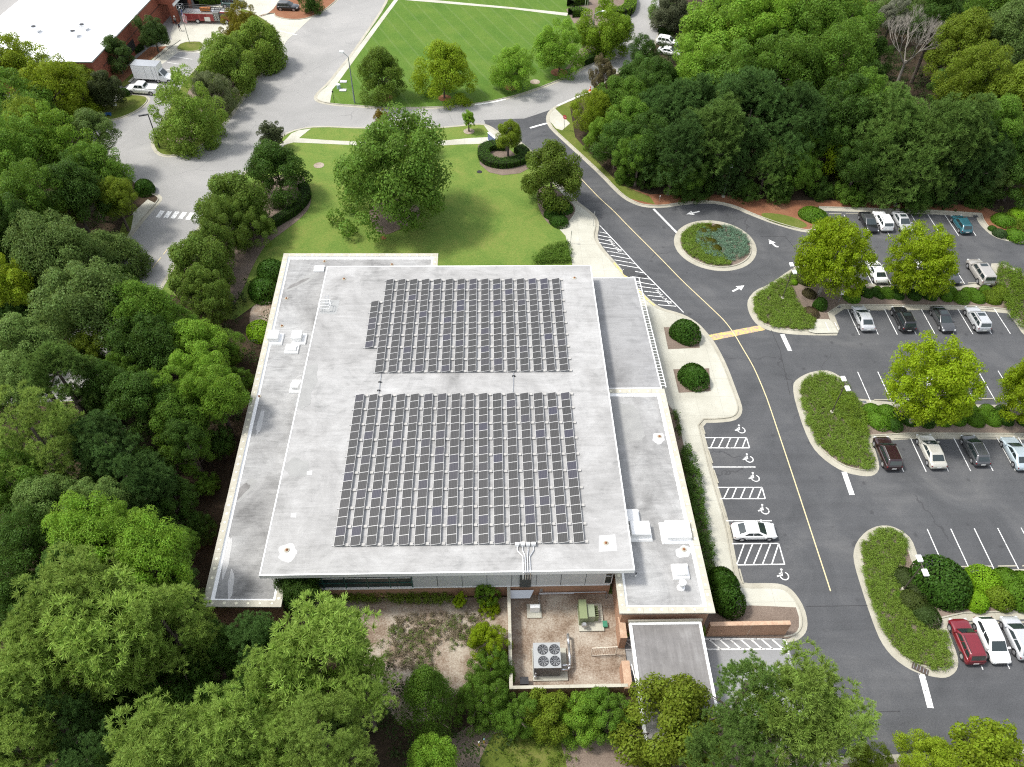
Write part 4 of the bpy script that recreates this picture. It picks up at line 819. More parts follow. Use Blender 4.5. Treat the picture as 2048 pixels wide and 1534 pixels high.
# ================================================================= VEHICLES
PAINT={}
def paint(n,c,metal=.0):
    if n not in PAINT: PAINT[n]=flat('car_'+n,c,.3,metal,.5,.8)
    return PAINT[n]
TAIL=flat('tail_lamp',(.15,.008,.010),.3); HEADL=flat('head_lamp',(.6,.62,.62),.15); CGL=flat('car_glass',(.022,.032,.033),.05,0,.9); PLATE=flat('plate',(.6,.6,.58),.5); TRIM=flat('car_trim',(.02,.02,.022),.5); RIM=flat('wheel_rim',(.42,.42,.43),.35,.6); CHR=flat('chrome',(.6,.6,.6),.2,.9)
def lerpt(T,u):
    for (a,va),(b,vb) in zip(T[:-1],T[1:]):
        if u<=b: return va+(vb-va)*((u-a)/(b-a) if b>a else 0)
    return T[-1][1]
STY={ # L,W,H, cabin a0..a3 (fractions from the rear), belt height, deck profile
 'sedan':(4.75,1.84,1.44,(.09,.28,.56,.77),.93,[(0,.62),(.02,.86),(.06,.98),(.13,1.0),(.3,.98),(.76,.96),(.9,.86),(.97,.72),(1,.55)]),
 'coupe':(4.75,1.88,1.38,(.09,.30,.56,.76),.92,[(0,.62),(.02,.88),(.06,.98),(.13,1.0),(.3,.97),(.74,.96),(.9,.88),(.97,.74),(1,.55)]),
 'hatch':(4.4,1.78,1.48,(.02,.14,.60,.80),.95,[(0,.65),(.02,.9),(.05,.97),(.3,.97),(.78,.96),(.9,.86),(.97,.72),(1,.55)]),
 'suv':(4.65,1.88,1.70,(.01,.09,.57,.74),1.08,[(0,.7),(.02,1.0),(.05,1.08),(.3,1.08),(.75,1.07),(.9,1.0),(.97,.84),(1,.6)]),
 'bigsuv':(5.5,2.0,1.92,(.01,.05,.62,.76),1.18,[(0,.75),(.02,1.1),(.04,1.18),(.3,1.18),(.75,1.17),(.92,1.1),(.98,.9),(1,.65)]),
 'pickup':(5.9,2.0,1.92,(.36,.40,.66,.78),1.22,[(0,.8),(.01,1.18),(.04,1.2),(.35,1.2),(.76,1.2),(.92,1.12),(.98,.95),(1,.7)]),
 'vancab':(3.4,2.0,2.25,(.0,.05,.40,.62),1.3,[(0,.9),(.02,1.3),(.6,1.3),(.8,1.12),(.95,.95),(1,.6)]),
}
def car(style,name,lab,cat,px,py,ang,pm,roof=None,opts='',group='parked cars',xy=None,sc=1.0,z=.02):
    Lc,Wc,Hc,(a0,a1,a2,a3),belt,prof=STY[style]; pw=(px,py) if xy else None
    c=G(px,py,.6) if not xy else Vector((*xy,0))
    t=empty(name,(c.x,c.y,z),ang,lab,cat,group); t.scale=(sc*1.02,sc*1.07,sc*1.03)
    X=lambda u:(u-.5)*Lc
    us=[0,.01,.03,.07,.12,.2,.3,.42,.55,.66,.76,.84,.9,.945,.975,.992,1.0]
    wt=[(0,.84),(.015,.92),(.05,.98),(.13,1),(.87,1),(.94,.95),(.98,.87),(1,.76)]
    V=[];F=[];n=20
    for u in us:
        w_=Wc/2*lerpt(wt,u); zt=lerpt(prof,u); zb=.22+(.12 if u<.02 or u>.98 else 0); zc=(zt+zb)/2; h=(zt-zb)/2
        for k in range(n):
            a=2*math.pi*k/n; ca,sa=math.cos(a),math.sin(a); e=.30
            y=math.copysign(abs(ca)**e,ca)*w_*(1-.07*max(0,sa)**2); zz=zc+math.copysign(abs(sa)**(.38 if sa>0 else .5),sa)*h
            V.append((X(u),y,zz))
    for i in range(len(us)-1):
        for k in range(n): F.append((i*n+k,i*n+(k+1)%n,(i+1)*n+(k+1)%n,(i+1)*n+k))
    F+=[tuple(range(n)),tuple(range((len(us)-1)*n,len(us)*n))[::-1]]
    m=MB().add(V,F); body=m.build('body',pm,t,smooth=True)
    # cabin: rings
    wb,wr=Wc/2*.97,Wc/2*(.80 if Hc<1.6 else .86); zb=belt-.05; z2=Hc-.075
    def ring(xa,xb,w1,w2,zz,r): # rounded rectangle, w1 rear half width, w2 front
        P=[]
        for (sx,sy) in ((-1,-1),(1,-1),(1,1),(-1,1)):
            ww=w1 if sx<0 else w2; xx=xa if sx<0 else xb
            q={(-1,-1):180,(1,-1):270,(1,1):0,(-1,1):90}[(sx,sy)]
            for k in range(4):
                a=R(q+k*30); P.append((xx-sx*r+r*math.cos(a),sy*(ww-r)+r*math.sin(a),zz))
        return P
    r1=ring(X(a0),X(a3),wb*.92,wb*.93,zb,.22); r2=ring(X(a1)-.02,X(a2)+.02,wr*.96,wr*.95,z2,.20); r3=ring(X(a1)+.16,X(a2)-.22,wr*.78,wr*.78,Hc,.16)
    V=r1+r2+r3; nn=16; F=[(j*nn+k,j*nn+(k+1)%nn,(j+1)*nn+(k+1)%nn,(j+1)*nn+k) for j in range(2) for k in range(nn)]+[tuple(range(2*nn,3*nn))]
    cab=MB().add(V,F).build('cabin',roof or pm,body,smooth=False); 
    for p_ in cab.data.polygons: p_.use_smooth=len(p_.vertices)==4
    if cab.data.polygons: pass
    def patch(nm,b0,b1,t0,t1,u0,u1,v0,v1,m_,out=.02,cv=0):
        b0,b1,t0,t1=map(Vector,(b0,b1,t0,t1)); nr=(b1-b0).cross(t0-b0).normalized(); P=[];K=6
        if nr.dot((b0+b1+t0+t1)/4-Vector(((X(a0)+X(a3))/2,0,zb)))<0: nr=-nr
        for v in (v0,v1):
            for k in range(K+1):
                u=u0+(u1-u0)*k/K; P.append(b0.lerp(b1,u).lerp(t0.lerp(t1,u),v)+nr*(out+cv*math.sin(math.pi*u)))
        F=[(k,k+1,K+2+k,K+1+k) for k in range(K)]
        return MB().add([p[:] for p in P],F).build(nm,m_,body,fix=False)
    fb0,fb1=(X(a3),-wb*.93,zb),(X(a3),wb*.93,zb); ft0,ft1=(X(a2)+.02,-wr*.95,z2),(X(a2)+.02,wr*.95,z2)
    patch('windscreen',fb0,fb1,ft0,ft1,.07,.93,.10,.97,CGL,.012,.02)
    if style!='vancab': patch('rear_window',(X(a0),-wb*.92,zb),(X(a0),wb*.92,zb),(X(a1)-.02,-wr*.96,z2),(X(a1)-.02,wr*.96,z2),.10,.90,.22,.92,CGL,.012,.02)
    for s in (-1,1):
        b0,b1=(X(a0)+.1,s*wb*.925,zb),(X(a3)-.08,s*wb*.93,zb); t0,t1=(X(a1)+.06,s*wr*.96,z2),(X(a2)-.04,s*wr*.95,z2)
        sp={'sedan':[(.14,.48),(.51,.9)],'coupe':[(.2,.88)],'hatch':[(.08,.5),(.53,.9)],'suv':[(.05,.30),(.33,.60),(.63,.92)],'bigsuv':[(.04,.30),(.34,.62),(.65,.92)],'pickup':[(.08,.46),(.50,.92)],'vancab':[(.35,.9)]}[style]
        for a,b in sp: patch('side_window',b0,b1,t0,t1,a,b,.20,.90,CGL,.012)
        y=s*Wc/2
        m=MB(); m.box((X(a3)-.35,s*(Wc/2+.05),belt+.03),(.16,.22,.14)); m.build('mirror',pm,body)
        m=MB(); m.box((X(.965),s*Wc*.36,lerpt(prof,.95)-.14),(.22,.34,.13),rz=-s*.45,taper=.85); m.build('headlight',HEADL,body)
        m=MB(); m.box((X(.028),s*Wc*.40,lerpt(prof,.03)-.16),(.14,.22,.13),rz=s*.35,taper=.9); m.build('tail_light',TAIL,body)
        for u,nm in ((.19,'wheel'),(.815,'wheel')):
            wrd=.33 if Hc<1.6 else .38
            m=MB(); m.tube((X(u),y*.80,wrd),(X(u),y*1.0,wrd),wrd,n=20); o=m.build(nm,RUBBER,t,smooth=False)
            m=MB(); m.tube((X(u),y*.99,wrd),(X(u),y*1.012,wrd),wrd*.68,wrd*.6,14)
            m.build('rim',RIM,o)
            m=MB(); K=14; V=[(X(u)+(wrd+.07)*math.cos(math.pi*k/K),y*1.003,wrd+(wrd+.07)*math.sin(math.pi*k/K)) for k in range(K+1)]; m.add(V,[tuple(range(K+1))]); m.build('wheel_arch',TRIM,body,fix=False)
    m=MB(); m.box((X(0)-.01,0,.62),(.03,.5,.16)); m.build('plate',PLATE,body)
    m=MB(); m.box((X(1)-.06,0,.48),(.12,Wc*.52,.16)); m.build('grille',TRIM,body)
    m=MB(); m.box((X(1)-.03,0,.30),(.14,Wc*.62,.1)); m.build('front_bumper',TRIM,body); m=MB(); m.box((X(0)+.03,0,.32),(.14,Wc*.68,.12)); m.build('rear_bumper',TRIM,body)
    if 'rails' in opts:
        for s in (-1,1): m=MB(); m.tube((X(a1)+.2,s*wr*.84,Hc+.04),(X(a2)-.25,s*wr*.84,Hc+.04),.03,n=6); m.build('roof_rail',CHR if 'k' not in opts else TRIM,body)
    if 'sun' in opts: m=MB(); m.box((X(a2)-.62,0,Hc+.004),(.6,wr*1.15,.02)); m.build('sunroof',CGL,body)
    if 'bed' in opts:
        m=MB(); m.box((X(.19),0,1.20),(Lc*.33,Wc*.78,.05)); m.build('bed_floor',flat('bed_white',(.62,.62,.6),.6),body)
        for s in (-1,1): m=MB(); m.box((X(.19),s*Wc*.43,1.25),(Lc*.36,.12,.12)); m.build('bed_rail',pm,body)
        m=MB(); m.box((X(.012),0,1.22),(.08,Wc*.86,.14)); m.build('tailgate',pm,body)
    return t
NO,SO,EA,WE=R(90),R(-90),0,R(180)
WH=paint('white',(.80,.80,.79)); SI=paint('silver',(.40,.41,.42),.35); BK=paint('black',(.012,.012,.014)); MA=paint('maroon_black',(.022,.008,.010)); CH_=paint('champagne',(.52,.50,.44),.3); SB=paint('silver_blue',(.42,.49,.53),.3); TE=paint('teal',(.035,.13,.16),.3); RE=paint('dark_red',(.16,.010,.018),.1); GY=paint('graphite',(.075,.078,.083),.35); WG=paint('warm_silver',(.40,.38,.35),.3); LS=paint('light_silver',(.50,.51,.52),.3); DG=paint('dark_green',(.03,.07,.065),.2)
sl_,ss='parked_car','parked_suv'
car('sedan',sl_,'black sedan with a grey roof, leftmost car in the farthest row','sedan',1737,444,SO,BK,GY)
car('suv',ss,'white SUV with roof rails between the black and silver cars in the farthest row','suv',1765,442,NO,WH,None,'rails')
car('sedan',sl_,'silver sedan with an open dark sunroof in the farthest row','sedan',1804,443,SO,LS,None,'sun')
car('hatch',sl_,'teal blue hatchback alone at the right end of the farthest row','hatchback',1923,448,NO,TE)
car('coupe',sl_,'white coupe parked above the far shrub row, between the two trees','coupe',1753,543,NO,WH)
car('sedan',sl_,'white car mostly hidden under the right-hand tree of the far row','car',1850,545,SO,WH)
car('sedan',sl_,'dark grey sedan with its nose out from under the right-hand far tree','sedan',1898,545,SO,GY,BK)
car('bigsuv',ss,'long beige-silver SUV at the right end above the far shrub row','suv',1960,545,NO,WG,None,'sun')
car('sedan',sl_,'silver sedan, leftmost of the cars below the far shrub row','sedan',1726,636,NO,LS)
car('suv',ss,'black SUV second from the left below the far shrub row','suv',1806,638,NO,BK,None,'railssun')
car('sedan',sl_,'black sedan with a grey hood facing the near side, below the far shrub row','sedan',1885,638,SO,GY,BK,'sun')
car('suv',ss,'silver SUV with a pale roof, rightmost below the far shrub row','suv',1954,638,NO,LS,None,'sunrailsk')
car('sedan',sl_,'white car hidden under the biggest parking lot tree','car',1876,782,NO,WH)
car('suv',ss,'black maroon-tinted SUV beside the middle island','suv',1774,906,NO,MA,None,'rails')
car('sedan',sl_,'champagne sedan between the black cars below the middle shrub row','sedan',1862,902,NO,CH_,sc=1.03)
car('hatch',ss,'compact dark grey wagon below the middle shrub row','hatchback',1950,900,NO,GY,None,'rails')
car('sedan',sl_,'pale blue-silver sedan cut by the right picture edge','sedan',2032,906,NO,SB)
car('suv',ss,'dark red SUV beside the near island','suv',1932,1282,NO,RE,None,'railsk',sc=.98)
car('hatch',sl_,'bright white car facing outward between the red SUV and silver car','car',1983,1280,SO,WH,sc=1.05)
car('hatch',sl_,'silver hatchback cut by the right picture edge in the nearest row','hatchback',2036,1275,NO,LS)
car('sedan',sl_,'white sedan parked sideways in the accessible bay by the building','sedan',1508,1062,EA,WH,sc=.98)
car('suv',ss,'white SUV half hidden by trees beside the upper road','suv',1335,84,R(-22),WH,group='cars by the upper road')
car('sedan',sl_,'white sedan with a black wheel, lower of the two by the upper road','sedan',1338,103,R(-22),WH,group='cars by the upper road')
car('suv',ss,'dark green SUV at the top edge beyond the fire truck','suv',467,8,R(-6),DG,group='cars by the fire station',sc=1.1)
car('suv',ss,'black SUV in shade at the top edge beside the entrance island','suv',576,14,R(-6),BK,group='cars by the fire station')
car('pickup','pickup_truck','white crew cab pickup truck with a white bed beside the grass island','pickup',286,179,R(174),WH,None,'bed',group='cars by the fire station',sc=1.0)
# box truck
t=car('vancab','box_truck','white box truck parked between the pickup and the white-roofed station','box truck',331,156,R(-6),WH,group='cars by the fire station')
m=MB(); m.box((-3.0,0,2.0),(4.9,2.3,2.5)); m.build('cargo_box',WHITER,t); m=MB(); m.box((-3.0,-1.16,2.0),(.05,.03,2.4)); m.box((-1.6,-1.16,1.9),(.05,.03,2.3)); m.box((-.9,-1.16,1.9),(.05,.03,2.3)); m.box((-3.0,0,3.28),(4.95,2.34,.06)); m.build('box_trim',STEEL,t)
m=MB(); m.box((-3.0,0,.6),(4.7,1.5,.25)); m.build('chassis',TRIM,t)
for s in (-1,1): m=MB(); m.tube((-3.9,s*.75,.4),(-3.9,s*1.1,.4),.4,n=18); o=m.build('wheel',RUBBER,t); m=MB(); m.tube((-3.9,s*1.09,.4),(-3.9,s*1.12,.4),.24,n=12); m.build('rim',RIM,o)
# ladder truck
c=G(415,43); t=empty('fire_engine',(c.x,c.y,.03),R(-3),'red and silver ladder fire engine with a black ladder on top outside the station','fire engine','cars by the fire station')
FR=flat('engine_red',(.26,.012,.015),.35,0,.5,.5); FW=flat('engine_white',(.55,.55,.54),.5)
m=MB(); m.box((-1.2,0,1.35),(6.4,2.4,1.5)); m.build('body',FR,t); m=MB(); m.box((-1.2,0,2.16),(6.5,2.45,.14)); m.box((.6,-1.22,1.0),(1.2,.04,.9)); m.build('deck_trim',ALU,t)
m=MB()
for x in (-3.4,-1.9,-.2): m.box((x,-1.215,1.4),(1.25,.04,.95))
m.build('roller_shutter',flat('engine_red_dark',(.19,.008,.012),.4),t)
m=MB(); m.box((2.6,0,1.5),(1.3,2.35,1.7)); m.build('pump_panel',flat('pump_steel',(.25,.25,.24),.4,.5),t)
m=MB()
for k in range(10): m.tube((2.15+.3*(k%4),-1.18,.95+.45*(k//4)),(2.15+.3*(k%4),-1.28,.95+.45*(k//4)),.09,n=8,mi=k%2)
m.build('gauges',[TRIM,FW],t)
m=MB(); m.box((4.9,0,1.55),(2.9,2.4,1.9),taper=.95); m.build('cab',FR,t); m=MB(); m.box((4.9,0,2.0),(2.92,2.42,.6),taper=.97); m.build('cab_windows',CGL,t); m=MB(); m.box((4.9,0,2.54),(2.6,2.1,.1)); m.build('cab_roof',FW,t)
m=MB()
for s in (-.45,.45):
    for z in (2.75,3.2): m.tube((-4.6,s,z+.2),(6.0,s,z-.1),.07,n=6)
    for k in range(14): m.tube((-4.6+k*.76,s,2.95-.02*k),(-4.2+k*.76,s,3.38-.022*k),.035,n=4)
for k in range(26): m.tube((-4.5+k*.4,-.45,2.93-.011*k),(-4.5+k*.4,.45,2.93-.011*k),.03,n=4)
m.build('ladder',BLACKM,t); m=MB(); m.path([(-5.6,-.6,2.5),(-4.6,-.6,2.5),(-4.6,.6,2.5),(-5.6,.6,2.5),(-5.6,-.6,2.5)],.05,6); m.path([(-5.6,-.6,3.4),(-4.6,-.6,3.4),(-4.6,.6,3.4),(-5.6,.6,3.4),(-5.6,-.6,3.4)],.05,6)
for x,y in ((-5.6,-.6),(-4.6,-.6),(-4.6,.6),(-5.6,.6)): m.tube((x,y,2.5),(x,y,3.4),.05)
m.build('basket',FW,t); m=MB(); m.box((0.3,0,2.7),(2.2,1.0,.6)); m.build('turntable',flat('orange_brown',(.35,.12,.02),.6),t)
for x in (-1.6,4.6):
    for s in (-1,1): m=MB(); m.tube((x,s*.8,.5),(x,s*1.23,.5),.52,n=20); o=m.build('wheel',RUBBER,t); m=MB(); m.tube((x,s*1.22,.5),(x,s*1.25,.5),.3,n=14); m.build('rim',FW,o)

# ================================================================= PEOPLE
SKIN=flat('skin',(.42,.24,.17),.6); HAIR=flat('hair_dark',(.03,.02,.015),.8); NAVY=flat('cloth_navy',(.012,.015,.03),.85); TAN=flat('cloth_grey',(.23,.22,.20),.85)
def person(px,py,ang,lab,shirt,hat):
    p=G(px,py); t=empty('person',(p.x,p.y,.03),ang,lab,'person')
    J={'pel':(0,0,.95,.15),'wa':(0,0,1.12,.14),'ch':(.02,0,1.32,.17),'ne':(.02,0,1.50,.06),'hd0':(.03,0,1.58,.085),'hd1':(.04,0,1.69,.10),'hd2':(.04,0,1.77,.075),
     'hL':(0,.11,.90,.10),'kL':(.16,.12,.5,.07),'aL':(.05,.12,.08,.045),'tL':(.2,.13,.04,.035),'hR':(0,-.11,.90,.10),'kR':(-.02,-.12,.5,.07),'aR':(-.22,-.12,.10,.045),'tR':(-.10,-.12,.03,.035),
     'sL':(.02,.19,1.42,.065),'eL':(-.10,.26,1.15,.045),'wL':(.03,.27,.92,.032),'sR':(.02,-.19,1.42,.065),'eR':(.10,-.26,1.16,.045),'wR':(.28,-.22,1.02,.032)}
    for s,n in ((1,'L'),(-1,'R')):
        w_=J['w'+n]; J['p'+n]=(w_[0]+.03,w_[1],w_[2]-.07,.035)
        for k,(dx,dl) in enumerate(((.035,.075),(.015,.085),(-.005,.08),(-.025,.065))): J[f'f{k}{n}']=(w_[0]+.03+dx,w_[1]+.005*s,w_[2]-.07-dl,.009)
        J['th'+n]=(w_[0]+.08,w_[1]-.02*s,w_[2]-.10,.010)
    E=[('pel','wa'),('wa','ch'),('ch','ne'),('ne','hd0'),('hd0','hd1'),('hd1','hd2')]
    for n in 'LR': E+=[('pel','h'+n),('h'+n,'k'+n),('k'+n,'a'+n),('a'+n,'t'+n),('ch','s'+n),('s'+n,'e'+n),('e'+n,'w'+n),('w'+n,'p'+n),('p'+n,'th'+n)]+[('p'+n,f'f{k}{n}') for k in range(4)]
    ks=list(J); me=bpy.data.meshes.new('body'); me.from_pydata([J[k][:3] for k in ks],[(ks.index(a),ks.index(b)) for a,b in E],[])
    o=link('body',me,t); sm=o.modifiers.new('skin','SKIN'); sm.use_smooth_shade=True; o.modifiers.new('sub','SUBSURF').levels=1; o.modifiers['sub'].render_levels=1
    for k,v in zip(ks,me.skin_vertices[0].data): v.radius=(J[k][3],)*2; v.use_root=(k=='pel')
    dg=bpy.context.evaluated_depsgraph_get(); m2=bpy.data.meshes.new_from_object(o.evaluated_get(dg)); o.modifiers.clear(); o.data=m2
    m2.materials.clear()
    for mm in (SKIN,shirt,NAVY,RUBBER): m2.materials.append(mm)
    for pl in m2.polygons:
        c=pl.center; z=c.z
        arm=abs(c.y)>.2
        pl.material_index=3 if z<.1 else (2 if z<1.0 and not (arm and z>.6 and abs(c.y)>.17) else (1 if z<1.5 and not (arm and z<1.1) else 0)); pl.use_smooth=True
    m=MB(); 
    if hat: m.tube((.04,0,1.74),(.04,0,1.86),.13,.09,14); m.tube((.04,0,1.74),(.06,0,1.755),.19,.18,14); m.build('helmet',WHITER,t)
    else:
        for z,r in ((1.72,.105),(1.78,.095),(1.83,.05)): m.tube((.02,0,z),(.02,0,z+.05),r,r*.85,12)
        m.build('hair',HAIR,t,smooth=True)
    m=MB(); m.box((.135,0,1.66),(.035,.025,.04)); m.box((.125,.035,1.70),(.015,.02,.012),mi=1); m.box((.125,-.035,1.70),(.015,.02,.012),mi=1); m.box((.128,0,1.615),(.012,.05,.01),mi=1); m.build('face',[SKIN,HAIR],t)
person(361,62,R(150),'person in dark uniform walking near the corner brick pier',NAVY,False)
person(353,50,R(100),'person in grey with a pale helmet by the station door pier',TAN,True)
# ================================================================= FOLIAGE
def leafmat(n,var=.35,trans=.25,rough=.5,huev=.03):
    m,t,b=newmat(n); oi=N(t,'ShaderNodeObjectInfo'); g=N(t,'ShaderNodeNewGeometry'); tc=N(t,'ShaderNodeTexCoord')
    nz=noise(t,tc.outputs['Object'],.45,3); r=g.outputs['Random Per Island']
    hs=N(t,'ShaderNodeHueSaturation'); t.links.new(oi.outputs['Color'],hs.inputs['Color'])
    hv=math_(t,'ADD',.5-huev,math_(t,'MULTIPLY',math_(t,'ADD',math_(t,'MULTIPLY',r,.45),math_(t,'MULTIPLY',nz,.55)),2*huev)); t.links.new(hv,hs.inputs['Hue'])
    vv=math_(t,'ADD',1-var,math_(t,'ADD',math_(t,'MULTIPLY',r,var*1.25),math_(t,'MULTIPLY',math_(t,'SUBTRACT',nz,.5),var*2.2))); t.links.new(math_(t,'ADD',vv,var*.35),hs.inputs['Value'])
    t.links.new(hs.outputs[0],b.inputs['Base Color']); b.inputs['Roughness'].default_value=rough; b.inputs['Specular IOR Level'].default_value=.12
    tr=N(t,'ShaderNodeBsdfTranslucent'); mx=N(t,'ShaderNodeMixShader'); mx.inputs[0].default_value=trans
    h2=N(t,'ShaderNodeHueSaturation'); h2.inputs['Hue'].default_value=.485; h2.inputs['Value'].default_value=1.5; t.links.new(hs.outputs[0],h2.inputs['Color']); t.links.new(h2.outputs[0],tr.inputs['Color'])
    t.links.new(b.outputs[0],mx.inputs[1]); t.links.new(tr.outputs[0],mx.inputs[2]); t.links.new(mx.outputs[0],t.nodes['Material Output'].inputs['Surface']); return m
LEAF=leafmat('leaves',.38,.42,.5,.02); NEEDLE=leafmat('needles',.38,.38,.6,.015); SHRUBL=leafmat('shrub_leaves',.28,.25,.5,.015)
BARK=ground_mat('bark',[(.3,(.07,.055,.045)),(.7,(.16,.13,.11))],2,9,.95,.4,.5); BARKP=ground_mat('bark_pale',[(.3,(.20,.18,.155)),(.7,(.36,.33,.29))],2,9,.95,.4,.4)
CORE=flat('inner_shade',(.012,.018,.006),1,0,.1)  # near-black colour painted as the shade deep inside shrubs and hedges
def fastmesh(name,V,nv,mat):
    me=bpy.data.meshes.new(name); n=len(V); nf=n//nv
    me.vertices.add(n); me.vertices.foreach_set('co',V.astype(np.float32).ravel())
    me.loops.add(n); me.loops.foreach_set('vertex_index',np.arange(n,dtype=np.int32))
    me.polygons.add(nf); me.polygons.foreach_set('loop_start',np.arange(0,n,nv,dtype=np.int32))
    try: me.polygons.foreach_set('loop_total',np.full(nf,nv,dtype=np.int32))
    except Exception: pass
    me.materials.append(mat); me.update(calc_edges=True); me.validate(); return me
def unit(v): return v/np.maximum(np.linalg.norm(v,axis=-1,keepdims=True),1e-9)
def fit(V,sz=1.0):   # bring a crown to radius 5 about its own centre
    lo=np.percentile(V,1.2,0); hi=np.percentile(V,98.8,0); c=(lo+hi)/2; h=(hi-lo)/2; k=np.array([4.75/((h[0]+h[1])/2)]*2+[4.75*sz/h[2]]); return (V-c)*k
def leaves(rg,C,RD,per,size,up=.25,rnd=.75,asp=.62,shell=(.72,1.08),flatz=.85):
    C=np.repeat(C,per,0); RD=np.repeat(RD,per,0); n=len(C)
    d=rg.normal(size=(n,3)); d[:,2]+=up; d=unit(d); p=C+d*RD[:,None]*rg.uniform(shell[0],shell[1],(n,1))*np.array([1,1,flatz])
    nr=unit(d+rg.normal(size=(n,3))*rnd*.6+np.array([0,0,.25])); a=unit(np.cross(nr,rg.normal(size=(n,3)))); b=np.cross(nr,a)
    s=size*rg.uniform(.65,1.25,(n,1)); a=a*s*.5; b=b*s*asp*.5
    V=np.stack([p-a,p+b-nr*s*.06,p+a,p-b-nr*s*.06],1).reshape(-1,3); return V
def lumpy(rg,k=5,amp=.22):
    D=unit(rg.normal(size=(k,3))); A=rg.uniform(-amp,amp,k)
    def f(d): return 1+sum(A[i]*np.maximum(0,(d@D[i]))**2*1.6 for i in range(k))
    return f
def limbs(rg,R_,hz,h,n=7,tr=.22,pale=False):
    m=MB(); m.tube((0,0,0),(0,0,h*.5),tr,tr*.75,8); m.tube((0,0,h*.5),(.15,.1,hz+R_*.1),tr*.75,tr*.35,7)
    for k in range(n):
        a=2*math.pi*k/n+rg.uniform(-.3,.3); z=h*.45+rg.uniform(0,.5)*(hz-h*.45); r=R_*rg.uniform(.60,1.0); q=(r*.45*math.cos(a),r*.45*math.sin(a),z+R_*.25); e=(r*math.cos(a+.2),r*math.sin(a+.2),z+R_*rg.uniform(.4,.7))
        m.tube((0,0,z),q,tr*.4,tr*.26,6); m.tube(q,e,tr*.26,tr*.08,5)
        for j in range(2):
            e2=(e[0]*rg.uniform(.6,1.1),e[1]*rg.uniform(.6,1.1),q[2]+rg.uniform(.1,.5)*R_); m.tube(q,e2,tr*.16,tr*.05,4)
    return m
# crowns are modelled about their own centre, radius 5 m for trees
def crown_broad(seed,M=105,per=300,leaf=.27,sz=.95,pr=(.17,.27),inner=.38,amp=.26,lo=-.75):
    rg=np.random.default_rng(seed); f=lumpy(rg,6,amp); d=rg.normal(size=(M*3,3)); d=unit(d); d=d[d[:,2]>lo][:M]
    r=5*f(d)*np.where(rg.random(len(d))<inner,rg.uniform(.3,.62,len(d)),rg.uniform(.70,.86,len(d)))
    C=d*r[:,None]*np.array([1,1,sz]); RD=5*rg.uniform(*pr,len(d)); return fastmesh('crown',fit(leaves(rg,C,RD,per,leaf,.35),sz),4,LEAF)
def crown_layer(seed,per=130):   # vase-shaped, tiered sprays (lot trees)
    rg=np.random.default_rng(seed); f=lumpy(rg,7,.14); C=[];RD=[]
    for i in range(380):
        d=unit(rg.normal(size=3)); 
        if d[2]<-.72: continue
        r=5*f(d[None])[0]*rg.uniform(.18,.95)**.5*.93; C.append(d*r*np.array([1,1,.92])); RD.append(rg.uniform(.55,1.0))
    return fastmesh('crown',fit(leaves(rg,np.array(C),np.array(RD),per,.25,.5,.7,.6,(.5,1.1),.6)),4,LEAF)
def crown_cone(seed,M=170,per=190,leaf=.22):   # cedar / cypress
    rg=np.random.default_rng(seed); C=[];RD=[]
    for i in range(M):
        z=rg.random()**.8; a=rg.uniform(0,2*np.pi); rr=5*(1-z)**.62*rg.uniform(.6,.86)*(1+.15*math.sin(3*a+seed)); C.append((rr*math.cos(a),rr*math.sin(a),-5+z*11)); RD.append(rg.uniform(.6,1.15))
    return fastmesh('crown',leaves(rg,np.array(C),np.array(RD),per,leaf,.5,.8,.5),4,LEAF)
def crown_pine(seed,M=105,tuft=15,sz=1.1,blade=.44):
    rg=np.random.default_rng(seed); f=lumpy(rg,8,.30); d=unit(rg.normal(size=(M*3,3))); d=d[d[:,2]>-.7][:M]
    r=5*f(d)*rg.uniform(.40,.90,len(d)); C=d*r[:,None]*np.array([1,1,sz]); RD=rg.uniform(.65,1.2,len(d))
    C2=np.repeat(C,tuft,0); R2=np.repeat(RD,tuft); n=len(C2); dd=rg.normal(size=(n,3)); dd[:,2]+=.45; dd=unit(dd); P=C2+dd*(R2*rg.uniform(.75,1.05,n))[:,None]*np.array([1,1,.75])
    K=24; P=np.repeat(P,K,0); ax=np.repeat(unit(dd+np.array([0,0,.5])),K,0); m=len(P)
    q=unit(ax*.75+rg.normal(size=(m,3))*.55); s=blade*rg.uniform(.7,1.15,(m,1)); w_=unit(np.cross(q,rg.normal(size=(m,3))))*.030
    V=np.stack([P-w_,P+w_,P+q*s+w_*.5,P+q*s-w_*.5],1).reshape(-1,3); return fastmesh('crown',fit(V,sz/1.1),4,NEEDLE)
def trunk_mesh(nm,mb,m): return mb.mesh(nm,m)
rr=random.Random(7)
TR={'broad':[crown_broad(11),crown_broad(12,115,270,.25,1.0),crown_broad(13,90,330,.28,.9,amp=.34),crown_broad(14,105,290,.26,1.05,amp=.34)],
 'big':[crown_broad(21,190,210,.20,.95,(.12,.20),.4,.36),crown_broad(22,190,210,.20,1.0,(.12,.20),.4,.36)],
 'lot':[crown_layer(31),crown_layer(32),crown_layer(33)],
 'cone':[crown_cone(41),crown_cone(42)],
 'pine':[crown_pine(51),crown_pine(52,118,15,1.05),crown_pine(53,100,16,1.2),crown_pine(54,110,15,1.0)],
 'open':[crown_pine(57,60,13,1.0),crown_pine(58,66,12,1.05)],
 'fine':[crown_broad(61,110,330,.24,1.0,(.15,.24),.3,.25,-.6),crown_broad(62,100,330,.25,.95,(.16,.25),.3,.25,-.6)],
 'loose':[crown_broad(71,120,110,.36,1.1,(.12,.22),.5,.4)]}
TK={}
